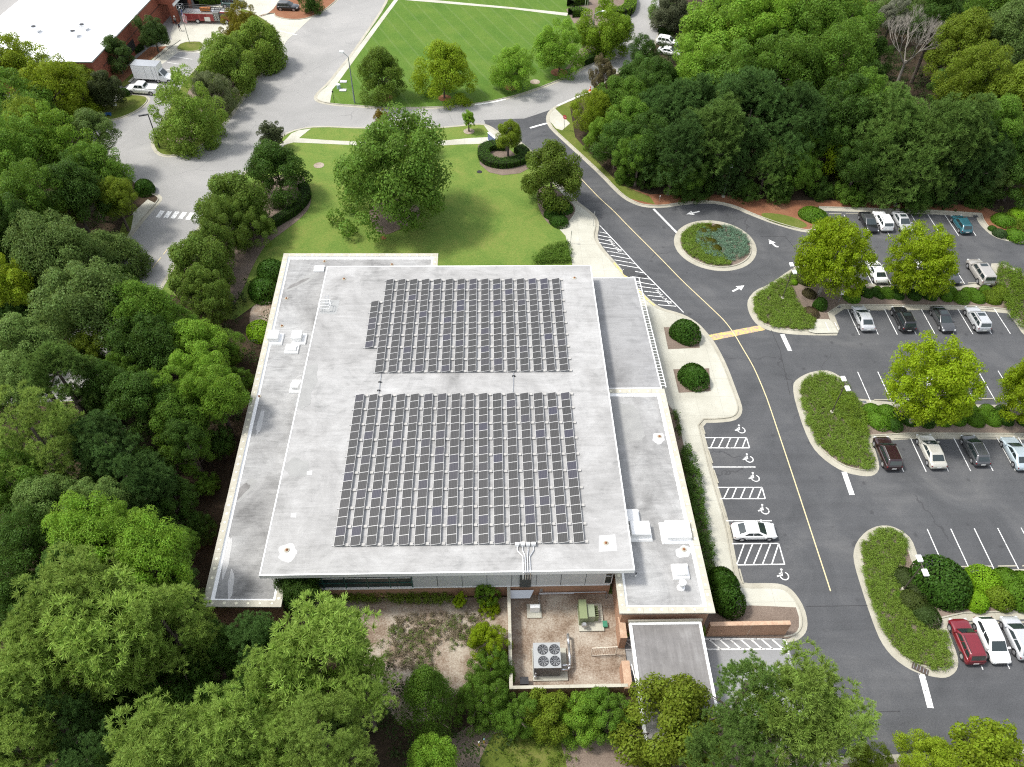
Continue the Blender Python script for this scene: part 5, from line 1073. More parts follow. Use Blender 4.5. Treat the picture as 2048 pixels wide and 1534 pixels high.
def trunk_for(kind,hz,r):
    kind='pine' if kind=='open' else kind; key=(kind,round(hz/2)*2,round(r))
    if key not in TK:
        hz2=max(key[1],1.5); mb=limbs(rr,r*.9,hz2,hz2*.9,9 if kind=='pine' else 7,.13+.018*hz2); TK[key]=(mb.mesh('trunk',BARKP if kind in('lot','pale') else BARK),hz2)
    return TK[key]
CNT=[0]
def tree(kind,name,lab,cx,cy,rpx,h,col,group=None,base=None,vr=None,cat='tree',squash=1.0,thin=0,ok=None):
    vr=vr or {'pine':1.12,'cone':1.1,'lot':1.0}.get(kind,1.0); r=3.0; X=None
    sq_=.93+.14*((int(cx*5+cy*3))%11)/10; squash=squash*sq_
    if base:
        b=G(*base); hc=2.0
        for k in range(240):
            if proj((b.x,b.y,hc))[1]<=cy: break
            hc+=.1
        X=b; r=rpx*depth((b.x,b.y,hc))/FX; rv=r*vr
    else:
        for _ in range(5):
            hc=max(h-r*vr*.95,r*.35); p=G(cx,cy,hc); r=rpx*depth(p)/FX
        X=p; rv=r*vr
    if ok:
        for _ in range(14):
            q=proj((X.x,X.y,.1))
            if any(inpoly(q[0],q[1],P) for P in ok): break
            h-=.7
            for _ in range(4): hc=max(h-r*vr*.95,r*.35); X=G(cx,cy,hc); r=rpx*depth(X)/FX
            if h<5: break
        rv=r*vr
    i=int(cx*3+cy*7); CNT[0]+=1; ms=TR[kind]; me=ms[(i//5)%len(ms)]
    t=empty(name,(X.x,X.y,.1),0,lab,cat,group)
    c=link('crown',me,t); c.location=(0,0,hc-.1); s=r/5.0*.965; c.scale=(s*squash,s,rv/5.0); c.rotation_euler=(.10*math.sin(i*3.1),.10*math.cos(i*2.3),(i*2.399)%6.283)
    v=1.10+.16*math.sin(i*12.9898); c.color=(col[0]*v,col[1]*v,col[2]*v,1)
    tm,hz2=trunk_for(kind,hc,r); k=link('trunk',tm,t); k.scale=(1,1,hc/hz2); k.rotation_euler=(0,0,(i*1.7)%6.283)
    return t
# leaf colours (albedo)
B_=(.140,.248,.026); G_=(.096,.180,.022); D_=(.056,.112,.018); G2=(.118,.185,.046); Y_=(.190,.262,.018); YG=(.205,.290,.012); O_=(.135,.190,.018)
PB=(.200,.295,.058); PG=(.110,.190,.040); PD=(.062,.122,.030)
CW={B_:'bright green',G_:'mid green',D_:'dark green',G2:'grey-green',Y_:'yellowish green',YG:'yellow-green',O_:'olive green',PB:'bright green',PG:'mid green',PD:'dark green'}
def inpoly(x,y,P):
    c=False; n=len(P)
    for i in range(n):
        x1,y1=P[i][:2]; x2,y2=P[i-1][:2]
        if (y1>y)!=(y2>y) and x<(x2-x1)*(y-y1)/(y2-y1)+x1: c=not c
    return c
OKP=[[(1165,250),(1245,365),(1300,392),(1440,386),(1700,398),(1960,406),(2300,425),(2900,-300),(1400,-300),(1345,100),(1200,190)],[(-600,100),(100,190),(150,240),(185,300),(250,360),(300,385),(250,480),(150,640),(-600,640)],[(235,720),(335,590),(400,610),(440,650),(500,740),(395,1240),(600,1270),(760,1330),(850,1700),(-700,1700),(-700,870),(30,850)]]
def forest(items,place,grp):
    for kind,cx,cy,r,h,col in items:
        nm={'pine':'pine_tree','cone':'conifer_tree'}.get(kind,'broadleaf_tree'); kd={'pine':'pine','cone':'conifer'}.get(kind,'tree')
        tree(kind,nm,f'{CW[col]} {kd} in the {place}, {round(max(0,min(cx,2048))/20.48)}% across and {round(max(0,min(cy,1534))/15.34)}% down the photo',cx,cy,r,h,col,grp,ok=OKP)
forest([
 ('broad',30,120,58,12,Y_),('broad',100,105,38,12,O_),('broad',95,175,62,12,Y_),('broad',25,215,70,13,G_),('broad',165,180,50,11,O_),('broad',112,120,26,12,Y_),
 ('broad',105,285,72,14,B_),('broad',25,310,66,15,G_),('broad',188,262,42,11,G2),('broad',200,335,52,12,G_),('broad',140,385,60,13,D_),('broad',55,400,66,15,G_),
 ('broad',228,392,42,10,O_),('broad',-10,430,55,15,D_),('broad',150,210,45,11,Y_),('broad',60,255,50,13,O_),('broad',165,345,45,12,D_),
 ('big',118,515,82,15,G2),('big',215,520,72,14,G2),('broad',10,560,62,15,Y_),('broad',85,620,62,15,D_),('big',190,620,95,15,G2),('big',275,620,75,13,G_),
 ('broad',45,700,70,16,G2),('big',300,700,70,12,D_),('broad',395,690,58,10,B_),('broad',350,650,40,9,G_),('broad',430,780,62,12,B_),('broad',400,730,55,11,B_),
 ('pine',120,745,60,17,PG),('broad',40,770,55,15,G2),('broad',205,770,58,13,D_),('broad',285,800,66,13,D_),('broad',355,850,62,11,G_),('broad',340,780,50,12,B_),
 ('pine',70,860,92,19,PB),('pine',205,880,62,15,PD),('pine',255,955,72,14,PD),('pine',300,960,44,11,PD),('broad',20,960,62,15,G_),('broad',100,1005,66,14,G2),
 ('broad',190,1000,60,14,G2),('broad',50,1085,66,14,D_),('big',190,1085,85,15,B_),('big',300,1125,82,15,B_),('broad',240,1050,55,15,B_),('broad',120,1130,48,14,D_),
 ('pine',150,1190,85,18,PB),('pine',215,1265,100,18,PB),('pine',325,1245,92,16,PB),('pine',90,1275,78,17,PB),('broad',25,1190,66,13,D_),
 ('pine',35,1365,85,18,PB),('broad',425,1300,46,8,D_),('broad',330,1370,62,9,D_),('broad',225,1400,60,9,D_),('pine',110,1440,72,15,PD),('pine',30,1490,70,16,PB),
 ('pine',310,1490,86,18,PB),('pine',450,1470,84,17,PB),('broad',400,1400,56,8,D_),('broad',490,1330,40,7,D_),('pine',170,1520,60,14,PD),('broad',350,1000,44,7,D_),('broad',412,965,26,3.4,G_),('broad',392,1050,34,4.5,D_),('broad',440,880,30,5,D_),('broad',385,900,40,7,G_),('broad',360,1090,36,7,G_),('broad',455,700,34,5,G_),('broad',480,760,26,5,G_),
 ('pine',640,1312,105,16,PB),('pine',560,1350,76,15,PB),('pine',510,1270,45,12,PD),('pine',722,1372,66,13,PB),('pine',640,1470,92,18,PB),('pine',545,1490,70,16,PB),('pine',700,1510,50,15,PB),('broad',480,1400,50,9,D_)],
 'left woods','trees of the left woods')
tree('cone','conifer_tree','tall conical bright green evergreen standing in the mulch south of the building',862,1400,78,10,G_,base=(862,1440),vr=1.15,cat='tree')
tree('fine','broadleaf_tree','bright green round bushy tree cut by the bottom edge below the conical evergreen',862,1520,52,8,B_)
tree('big','broadleaf_tree','dense dark tree leaning on the west wing\'s near corner',600,1188,52,6.6,D_,base=(612,1225))
for a in ((980,1282,46,4.5,YG,'yellow-green shrub tree outside the left yard wall, uppermost of three'),(982,1345,50,4.2,G_,'mid green shrub tree outside the left yard wall, middle of three'),(965,1405,56,5,G_,'mid green shrub tree at the yard\'s outer left corner, lowest of three'),
 (1035,1425,48,4.6,G_,'leafy shrub tree behind the near yard wall, leftmost of four'),(1100,1428,52,4.4,O_,'greyer shrub tree behind the near yard wall, second of four'),(1160,1435,46,4.2,B_,'bright green shrub tree behind the near yard wall, third of four'),(1212,1425,56,4.8,G_,'dark glossy shrub tree behind the near yard wall by the pier'),
 (920,1200,14,2,YG,'small yellow-green sapling at the end of the ground cover strip'),(975,1185,26,3,B_,'upright bright green shrub against the back wall beside the yard wall'),(978,1218,22,1.6,YG,'low yellow-leaved shrub at the foot of the yard wall'),(545,1252,14,1.5,YG,'little yellow shrub at the foot of the west wing')):
    tree('fine' if a[2]>20 else 'loose','shrub_tree',a[5],a[0],a[1],a[2],a[3],a[4],'shrub trees round the service yard',cat='shrub')
tree('fine','cedar_tree','broad olive-green cedar overhanging the loading canopy',1345,1462,112,8.5,(.150,.200,.020),squash=1)
for x,y,r,h,c,l in ((1605,1410,112,19,PB,'big bright green pine over the lot entrance, the largest at the bottom right'),(1500,1370,62,18,PG,'open pine top reaching over the loading pavement'),(1470,1500,92,15,PG,'mid green pine right of the broad cedar at the bottom edge'),(1700,1430,52,17,PB,'outer pine bough mass over the dark asphalt'),(1570,1490,80,14,PG,'mid green pine below the largest bottom right pine')):
    tree('pine' if r in (112,92) else 'open','pine_tree',l,x,y,r,h,c,'pines at the bottom right')
for x,y,r,h,c,l in ((1850,1512,58,6,Y_,'yellowish young tree at the bottom edge, left of the lot\'s last tree'),(1975,1500,62,6.5,Y_,'yellowish young tree at the bottom right corner'),(1745,1528,40,4,O_,'low olive shrub at the bottom edge left of the yellowish young trees')):
    tree('loose' if h==6.5 else 'broad','young_tree',l,x,y,r,h,c,'young trees along the bottom kerb')
# woods on the right
forest([
 ('broad',1330,22,30,9,G2),('broad',1440,60,78,17,B_),('broad',1530,40,74,18,B_),('broad',1620,55,80,18,G_),('broad',1705,35,58,18,G_),('broad',1400,130,58,15,B_),('broad',1470,150,66,16,G_),
 ('broad',1560,130,74,18,G_),('broad',1670,125,72,18,G_),('broad',1290,108,32,8,D_),('broad',1278,150,40,9,D_),('broad',1305,185,50,11,D_),('pine',1340,215,56,13,PD),('pine',1395,200,52,15,PD),
 ('broad',1190,225,44,8,Y_),('broad',1230,195,40,9,G_),('broad',1260,245,48,10,G_),('broad',1205,265,38,8,B_),('broad',1300,280,52,12,D_),('broad',1265,310,40,8,G_),('pine',1355,290,58,14,PD),('pine',1425,260,66,16,PG),('pine',1500,225,78,18,PD),
 ('pine',1560,290,52,15,PD),('pine',1455,315,52,14,PD),('broad',1400,345,44,9,D_),('broad',1345,335,42,9,D_),('pine',1600,215,52,17,PD),('pine',1535,330,44,12,PG),
 ('broad',1655,290,58,9.5,YG),('broad',1625,250,34,10,Y_),('broad',1690,210,56,16,D_),('broad',1740,190,48,16,G_),('pine',1790,245,70,17,PG),('pine',1850,320,78,16,PG),('pine',1785,335,58,13,PG),('pine',1905,260,70,18,PG),('broad',1720,320,42,11,D_),
 ('pine',1955,300,66,16,PD),('broad',1945,150,62,18,O_),('broad',2010,75,64,19,G2),('broad',1925,80,56,18,O_),('broad',1985,20,66,18,G_),('broad',1880,25,48,18,D_),('broad',2035,190,62,17,O_),('broad',2035,330,56,13,D_),('pine',1890,370,44,10,PD),
 ('broad',1995,250,55,16,G_),('broad',1960,380,38,7,D_),('broad',1700,380,34,5,G_),('broad',1640,380,26,4,D_),('broad',1560,375,30,5,D_),('broad',1490,385,30,4,D_),('broad',1830,395,34,5,D_),('broad',1290,352,26,4,D_),('broad',1380,385,28,4,D_),('broad',1255,348,24,4,G_)],
 'right woods','trees of the right woods')
def filler(P,n,seed,place,grp,hs,avoid=()):
    rg=random.Random(seed); pts=[]; k=0
    while len(pts)<n and k<5000:
        k+=1; x,y=rg.uniform(min(p[0] for p in P),max(p[0] for p in P)),rg.uniform(min(p[1] for p in P),max(p[1] for p in P))
        if inpoly(x,y,P) and all((x-a)**2+(y-b)**2>48**2 for a,b in pts) and not any((x-a)**2+(y-b)**2<r*r for a,b,r in avoid): pts.append((x,y))
    forest([('broad',round(x),round(y),rg.uniform(38,52)*(.8+.4*y/1534),rg.uniform(*hs),rg.choice((D_,D_,G_,G_,O_,G2))) for x,y in pts],place,grp)
filler([(-40,120),(140,150),(200,270),(255,400),(225,480),(300,600),(420,650),(470,720),(470,780),(400,900),(330,940),(370,1080),(380,1180),(420,1280),(560,1300),(700,1330),(740,1540),(-40,1540)],62,5,'left woods','trees of the left woods',(7,10.5))
filler([(1200,230),(1310,130),(1400,0),(2060,0),(2060,380),(1700,350),(1300,330),(1230,290)],46,6,'right woods','trees of the right woods',(8,12),((1822,100,70),(1335,95,45)))
# bare grey tree
def baretree(px,py,h,lab):
    p=G(px,py,h*.55); t=empty('bare_tree',(p.x,p.y,.1),0,lab,'tree'); rg=random.Random(3); m=MB(); m.tube((0,0,0),(0,0,h*.4),.3,.22,8)
    def br(p0,d,l,r,k):
        p1=(Vector(p0)+d*l); m.tube(p0,p1,r,r*.65,5 if k<3 else 3,False)
        if k<6:
            for _ in range(3 if k<4 else 3): br(p1,(d+Vector((rg.uniform(-1,1),rg.uniform(-1,1),rg.uniform(-.1,.75)))*.62).normalized(),l*rg.uniform(.62,.82),r*.62,k+1)
    for a in range(4): br((0,0,h*.35),Vector((math.cos(a*1.57)*.6,math.sin(a*1.57)*.6,.8)).normalized(),h*.17,.15,0)
    m.build('branches',BARKP,t,fix=False)
baretree(1822,95,17,'leafless pale grey tree among the green crowns at the upper right')
# named trees on lawns, islands and lots
for k,nm,l,cx,cy,r,c,b in (
 ('lot','maple_tree','yellow-green lot tree on the far island behind the twin lamp',1668,510,68,YG,(1637,590)),
 ('lot','maple_tree','yellow-green lot tree in the far shrub row, right of the other',1843,520,62,YG,(1812,586)),
 ('lot','maple_tree','largest yellow-green lot tree, in the middle shrub row',1838,762,80,YG,(1817,850)),
 ('lot','maple_tree','yellow-green lot tree cut by the right edge in the middle shrub row',2056,772,62,YG,(2024,836)),
 ('fine','oak_tree','dark olive round tree between the front lawn and the drive',1108,345,58,(.110,.165,.022),(1100,408)),
 ('fine','maple_tree','small round tree standing in the kidney-shaped hedge',1018,266,26,O_,(1016,315)),
 ('broad','broadleaf_tree','dark green tree at the left end of the mown lawn by the street lamp',765,152,50,(.08,.13,.016),(768,199)),
 ('broad','broadleaf_tree','brightest yellow-green tree on the mown lawn',889,147,57,(.18,.26,.016),(889,197)),
 ('broad','broadleaf_tree','small light green tree, third from the left on the mown lawn',1022,137,43,B_,(1023,180)),
 ('broad','broadleaf_tree','round green tree, fourth from the left on the mown lawn',1125,97,48,B_,(1118,146)),
 ('broad','broadleaf_tree','bright tree over the hedges at the mown lawn\'s right corner',1198,58,52,(.15,.24,.018),(1205,110)),
 ('big','birch_tree','huge ragged green tree in the middle of the front lawn',780,346,110,(.115,.205,.030),(790,440)),
 ('fine','broadleaf_tree','dark fine-leaved tree just behind the huge ragged lawn tree',826,265,32,(.08,.11,.016),(830,305)),
 ('broad','broadleaf_tree','dark spreading tree at the front lawn\'s far left corner',560,345,60,D_,(566,395)),
 ('loose','young_tree','thin grey-green treetop rising behind the dark corner tree',545,268,22,(.09,.11,.05),(548,300)),
 ('loose','sapling','slim sapling in a mulch ring on the strip between road and walk',935,236,13,B_,(938,264)),
 ('loose','young_tree','thin orange-tinted treetop above the huge lawn tree',760,235,14,(.17,.13,.02),(764,262)),
 ('fine','cedar_tree','tallest bushy cedar of the row along the left road',478,402,62,(.095,.150,.024),(482, 462)),
 ('fine','cedar_tree','second bushy cedar of the row, right below the tallest',442,455,62,(.095,.150,.024),(452, 520)),
 ('fine','cedar_tree','third bushy cedar of the row along the left road',402,530,64,(.095,.150,.024),(415, 590)),
 ('fine','cedar_tree','fourth bushy cedar, nearest the west wing',410,590,54,(.095,.150,.024),(425, 640)),
 ('fine','cedar_tree','dark bushy cedar on the lawn side of the row',508,440,46,(.095,.150,.024),(512, 488)),
 ('fine','crepe_myrtle','large light green tree at the tip of the station tree island',372,225,76,(.145,.225,.034),(385,282)),
 ('fine','crepe_myrtle','pale-flowered tree just behind the island tip tree',440,180,44,(.15,.18,.08),(440,225)),
 ('fine','crepe_myrtle','light green tree midway along the station tree island',450,135,56,(.155,.24,.034),(465,185)),
 ('fine','crepe_myrtle','tall light green tree at the broad end of the station island',510,95,52,(.15,.23,.032),(520,135)),
 ('fine','crepe_myrtle','orange-tinted tree nearest the fire engine',476,48,40,(.17,.16,.015),(485,80)),
 ('fine','crepe_myrtle','olive tree behind the tall one on the station island',425,105,34,(.15,.23,.032),(438,135)),
 ('broad','magnolia_tree','dark magnolia beside the station\'s sign wall',313,62,33,(.05,.09,.02),(318,105)),
 ('broad','magnolia_tree','dark magnolia farther along the station wall, above the box truck',240,108,33,(.05,.09,.02),(246,148)),
 ('fine','plum_tree','small dark purple-green tree on the pickup island',228,172,33,(.045,.06,.02),(226,215)),
 ('broad','broadleaf_tree','small dark tree over the black SUV at the top edge',622,6,22,D_,(625,26)),
 ('fine','crepe_myrtle','pinkish flowering shrub tree by the orange cones',1212,145,31,(.11,.095,.045),(1205,180)),
 ('fine','crepe_myrtle','grey-flowered tree top by the upper road\'s right side',1328,22,34,(.10,.115,.06),(1335,60)),
 ('fine','crepe_myrtle','white-flowered tree at the top edge beside the bare tree',1790,22,30,(.16,.17,.12),None)):
    tree(k,nm,l,cx,cy,r,10 if b is None else 6,c,None,b)
# shrubs: shell of small leaves over a solid core, painted near-black as inner shade
def shrub_mesh(seed,n,leaf,tall=.8,lump=.08):
    rg=np.random.default_rng(seed); f=lumpy(rg,5,lump); d=rg.normal(size=(n,3)); d[:,2]=np.abs(d[:,2])*1.0-.12; d=unit(d); p=d*f(d)[:,None]*rg.uniform(.93,1.04,(n,1))*np.array([1,1,tall])+np.array([0,0,.1])
    nr=unit(d+rg.normal(size=(n,3))*.38); a=unit(np.cross(nr,rg.normal(size=(n,3)))); b=np.cross(nr,a); s=leaf*rg.uniform(.7,1.2,(n,1))
    return fastmesh('foliage',np.stack([p-a*s/2,p+b*s*.3,p+a*s/2,p-b*s*.3],1).reshape(-1,3),4,SHRUBL)
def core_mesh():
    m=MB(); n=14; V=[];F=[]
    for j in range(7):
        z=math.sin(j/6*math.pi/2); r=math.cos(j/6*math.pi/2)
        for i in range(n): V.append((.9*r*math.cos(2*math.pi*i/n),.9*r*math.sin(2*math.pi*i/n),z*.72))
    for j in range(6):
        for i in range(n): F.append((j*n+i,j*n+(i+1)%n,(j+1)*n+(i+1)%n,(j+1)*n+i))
    return m.add(V,F).mesh('shade_core',CORE)
SHM=[shrub_mesh(1,4200,.11,.8,.14),shrub_mesh(2,4200,.11,.78,.16),shrub_mesh(7,4200,.11,.84,.12)]; SHB=[shrub_mesh(3,3200,.15,.85,.25),shrub_mesh(4,3200,.15,.9,.25)]; COREM=core_mesh()
def shrub(px,py,r,h,lab,col,grp='clipped shrubs',rough=False,sx=1,sy=1,rz=0,name='clipped_shrub',cat='shrub',z=.12):
    p=G(px,py,.4); i=CNT[0]; CNT[0]+=1
    t=empty(name,(p.x,p.y,z),rz,lab,cat,grp); ms=SHB if rough else SHM
    f=link('foliage',ms[i%len(ms)],t); f.scale=(r*sx,r*sy,h/.85); v=1+.1*math.sin(i*7.1); f.color=(col[0]*v,col[1]*v,col[2]*v,1); c=link('shade_core',COREM,t); c.scale=(r*sx*.96,r*sy*.96,h/.85); return t
SG=(.090,.185,.014); SD=(.042,.100,.012); SO_=(.125,.190,.014); SY=(.155,.290,.012)
row=[(1704,592,1.15,1.2,SG,1),(1722,573,.8,.7,SD,0),(1735,587,.85,.8,SD,0),(1750,583,.75,.7,SD,0),(1755,576,.6,.6,SG,0),(1762,591,.6,.5,SD,0),(1775,585,1.0,.9,SG,0),(1788,580,.9,.9,SD,0),(1796,590,.9,.8,SD,0),
 (1829,589,.95,.9,SD,0),(1846,582,.9,.8,SD,0),(1861,591,1.0,.9,SD,0),(1873,582,.85,.8,SG,0),(1893,592,1.05,1.0,SG,0),(1903,582,.85,.8,SG,0),(1922,595,1.1,1.0,SG,0),(1934,583,.95,.9,SG,0),(1955,596,1.1,1.0,SG,0),(1945,586,.9,.9,SG,0),(1970,580,.95,1.0,SG,0),(1985,597,1.25,1.1,SO_,0),(2000,586,1.2,1.1,SO_,0)]
for k,(x,y,r,h,c,_) in enumerate(row): shrub(x,y,r,h,f'clipped green shrub in the far row, {round(x/20.48,1)}% across and {round(y/15.34,1)}% down the photo',c,'clipped shrubs of the far row')
row=[(1742,820,1.0,.9,SG,1),(1755,838,1.35,1.1,SG,1),(1772,826,1.2,1.1,SG,1),(1786,846,1.0,.9,SD,1),(1820,841,.9,.9,SD,0),(1853,840,1.0,1.0,SD,0),(1862,824,.95,.9,SD,0),(1886,840,1.05,1.05,SG,0),(1877,818,.8,.8,SO_,0),(1897,826,.9,.9,SG,0),(1916,839,1.0,1.0,SG,0),(1910,820,.9,.9,SG,0),(1930,828,.9,.9,SG,0),(1952,841,1.05,1.05,SG,0),(1942,820,.9,.9,SG,0),(1966,830,.9,.9,SG,0),(1987,841,.95,1.0,SG,0),(1975,821,.9,.9,SG,0),(1996,831,.85,.9,SG,0),(2013,840,.9,.95,SD,0),(2005,822,.85,.9,SD,0),(2047,840,.9,.95,SD,0)]
for k,(x,y,r,h,c,rg_) in enumerate(row): shrub(x,y,r,h,f'clipped green shrub in the middle row, {round(x/20.48,1)}% across and {round(y/15.34,1)}% down the photo',c,'clipped shrubs of the middle row',rg_)
for x,y,r,h,c,l in ((1883,1176,2.7,3.1,SD,'big glossy dark green round shrub at the near island'),(1928,1160,1.1,1.2,SY,'bright lime shrub tucked behind the big dark one'),(1950,1201,1.35,1.6,SY,'bright lime round shrub in front, right of the big dark one'),(1968,1168,1.7,1.8,SY,'largest bright lime shrub, at the back of the near row'),(1990,1195,1.3,1.5,SO_,'olive lime shrub in front of the largest lime one'),(2012,1162,1.5,1.6,SG,'green mounded shrub second from the right edge at the back'),(2024,1190,1.6,1.7,SG,'green mounded shrub by the right edge in front'),(2044,1165,1.3,1.5,SG,'green shrub cut by the right edge in the near row'),
 (1365,668,1.75,2.2,SD,'round dark green shrub in the upper square bed of the plaza'),(1385,754,1.8,2.3,SD,'round dark green shrub in the lower square bed of the plaza'),
 (1102,412,1.25,1.2,SD,'dark clipped shrub under the olive tree, left'),(1127,414,1.4,1.2,SD,'dark clipped shrub under the olive tree, right by the walk'),(1100,430,1.0,1.1,SD,'dark clipped shrub in the middle below the olive tree'),(1117,441,1.4,1.4,SD,'nearest dark clipped shrub below the olive tree'),
 (1622,430,1.9,1.2,SG,'wide green shrub between the pine straw and the first far bay'),(1640,437,1.3,1.2,SD,'darker green shrub touching the leftmost far tree'),
 (543,548,2.0,2.2,SD,'dark shrub against the west wing, farther of the two'),(530,580,2.2,2.4,SD,'dark shrub against the west wing, nearer of the two'),(524,668,1.8,1.6,SY,'lime green shrub at the west wing\'s edge'),
 (290,378,1.5,2.2,SD,'dark shrub at the road bend beyond the crosswalk'),(249,186,.8,1.1,SD,'small dark round shrub on the pickup island'),
 (1440,1170,1.6,3.0,SD,'tall dark evergreen shrub at the east wing\'s near right corner'),(1447,1205,1.5,2.6,SD,'dark evergreen shrub just above the low brick wall'),
 (2005,440,1.6,1.3,SG,'loose green shrub at the right end beyond the farthest row'),(1998,466,.9,.8,(.05,.09,.03),'small grey-green shrub on the corner bed at far right'),(1985,455,.6,.6,SD,'tiny dark shrub on the corner bed at far right'),(2035,430,1.8,1.5,SY,'bright green shrub at far right edge below the woods'),(2030,470,1.5,1.2,SG,'green shrub at the right edge by the curb'),
 (1606,560,.9,.8,(.07,.09,.02),'scrubby olive shrub on the far island near the lamp'),(1618,585,.9,.8,(.08,.07,.03),'brownish scrubby shrub on the far island'),(1637,612,.8,1.6,SD,'small upright dark shrub at the far island\'s right side'),(1622,622,1.0,.7,(.09,.07,.035),'brown low shrub at the far island\'s near side'),(1588,563,.6,.6,SY,'tiny lime shrub beside the far island lamp'),
 (1812,1155,1.3,1.0,(.04,.06,.015),'olive scrubby shrub left of the near island lamp head'),(1822,1200,1.2,.9,(.05,.07,.015),'olive scrubby shrub below the near island lamp'),(1850,1225,1.3,1.0,(.04,.07,.015),'scrubby shrub left of the red SUV'),(1833,1180,1.1,.9,(.05,.07,.02),'scrubby shrub between lamp foot and big dark shrub'),(1798,1190,.5,.4,SG,'tiny green shrub at the near island lamp foot'),
 (1432,483,.1,.1,SG,'x')):
    if l=='x': continue
    shrub(x,y,r,h,l,c,None,rough=(c!=SY and r>.5 and x not in (1883,)) ,name='shrub')
for x,y in ((1416,452),(1408,463),(1427,459),(1404,478),(1414,480),(1425,482),(1431,494),(1437,455)): shrub(x,y+1,.75 if x!=1431 else 1.0,.5,f'mossy olive mound on the round island, {"largest and nearest" if x==1431 else f"{round(x/20.48,1)}% across and {round(y/15.34,1)}% down"}',(.085,.085,.008),'mossy mounds on the round island',z=.2,name='clipped_shrub')
def cover(name,P,dens,leaf,h,col,lab,seed,puff=.5,kind='stuff',mat=None,per=40,patchy=0,z=.12,cat=None,spiky=.5,asp=.5):
    rg=np.random.default_rng(seed); xs=[p[0] for p in P]; ys=[p[1] for p in P]; A=(max(xs)-min(xs))*(max(ys)-min(ys)); C=[];RD=[]
    ph=rg.uniform(0,6,4)
    for _ in range(int(A*dens)):
        x,y=rg.uniform(min(xs),max(xs)),rg.uniform(min(ys),max(ys))
        if patchy and (math.sin(x*.9+ph[0])+math.sin(y*.8+ph[1])+math.sin(x*.4-y*.5+ph[2]))<patchy-1.2: continue
        if inpoly(x,y,P): C.append((x,y,z+h*rg.uniform(.25,.8))); RD.append(puff*rg.uniform(.6,1.3))
    if not C: return
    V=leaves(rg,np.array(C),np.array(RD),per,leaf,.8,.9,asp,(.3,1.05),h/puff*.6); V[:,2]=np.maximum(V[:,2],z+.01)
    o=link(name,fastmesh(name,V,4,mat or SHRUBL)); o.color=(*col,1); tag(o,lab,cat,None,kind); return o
JUN=(.140,.215,.030)
I1c=GP([(1506,602),(1508,628),(1520,645),(1545,656),(1600,661),(1625,660),(1630,640),(1610,625),(1592,600),(1580,575),(1600,550),(1618,540),(1600,537),(1575,552),(1545,568),(1515,590)])
I2c=GP([(1600,775),(1600,800),(1612,850),(1630,885),(1655,908),(1690,930),(1725,940),(1745,940),(1748,925),(1738,895),(1733,862),(1730,845),(1722,815),(1705,790),(1690,768),(1665,753),(1640,748),(1615,756)])
I3c=GP([(1722,1090),(1725,1150),(1745,1215),(1762,1260),(1785,1295),(1815,1320),(1850,1338),(1885,1342),(1903,1330),(1900,1300),(1888,1262),(1860,1265),(1830,1240),(1800,1200),(1795,1150),(1815,1110),(1810,1080),(1790,1062),(1765,1058),(1740,1068)])
for P,l,sd in ((I1c,'olive juniper ground cover on the far island',1),(I2c,'olive juniper ground cover filling the middle island',2),(I3c,'olive juniper ground cover on the near island',3)):
    cover('ground_cover',P,19,.17,.42,JUN,l,sd,.40,per=46,asp=.30)
cover('ground_cover',GP([(1690,790),(1722,815),(1732,845),(1733,870),(1715,872),(1690,850),(1668,815),(1660,790)]),9,.15,.6,(.13,.20,.018),'brighter leafy shrubs on the right of the middle island',12,.5,per=40)
c0=[(RC.x+5.2*math.cos(a*.3),RC.y+5.2*math.sin(a*.3)) for a in range(21)]
cover('ground_cover',[p for p in c0 if p[0]<RC.x+.6]+[(RC.x+1.5,RC.y-4.9),(RC.x+.2,RC.y-2),(RC.x-.6,RC.y),(RC.x-.2,RC.y+3)][::1],19,.17,.42,JUN,'olive juniper on the left half of the round island',4,.40,per=44,asp=.3)
cover('blue_juniper',[(RC.x+.6+3.9*math.cos(a*.35)*1.05+.6,RC.y+.4+4.5*math.sin(a*.35)) for a in range(18)],14,.17,.5,(.145,.235,.155),'blue-green juniper on the right half of the round island',5,.42,per=44,asp=.3,patchy=.25)
cover('ground_cover',GP([(2000,530),(2048,552),(2250,640),(2300,760),(2150,755),(2048,665),(2020,640),(2000,600),(1985,560)]),6,.17,.8,(.11,.18,.016),'dense green planting at the right end of the far row',6,.6,per=60)
cover('ground_cover',GP([(1995,425),(2048,435),(2300,450),(2300,520),(2048,480),(2020,465)]),5,.17,.9,(.12,.19,.016),'leafy planting at the far right edge above the lot',16,.6,per=60)
cover('ground_cover',GP([(622,1182),(905,1180),(905,1205),(880,1214),(760,1208),(660,1212),(625,1200)]),16,.14,1.0,(.13,.19,.024),'low evergreen cover along the foot of the south wall',7,.4,per=40)
cover('dry_brush',GP([(745,1232),(960,1228),(985,1270),(930,1340),(800,1340),(720,1300)]),8,.14,.3,(.20,.17,.11),'brown dry brush lying over the mulch south of the building',18,.4,per=40,patchy=.7)
cover('weeds',GP([(760,1240),(950,1230),(965,1260),(930,1330),(800,1330),(740,1300)]),3.2,.13,.4,(.12,.17,.04),'scattered weeds in the mulch south of the building',8,.4,per=40,patchy=.8)
cover('weeds',GP([(985,1470),(1060,1450),(1120,1480),(1180,1500),(1180,1560),(960,1600),(960,1520)]),3,.15,.45,(.10,.15,.02),'weedy grass clumps on the bank at the bottom',9,.4,per=36,patchy=.9)
cover('pavement_edge_shrubs',GP([(1343,822),(1352,830),(1363,880),(1358,885)]),9,.16,.9,(.06,.11,.018),'short strip of dark shrubs beside the east wing, upper',10,.45,per=60)
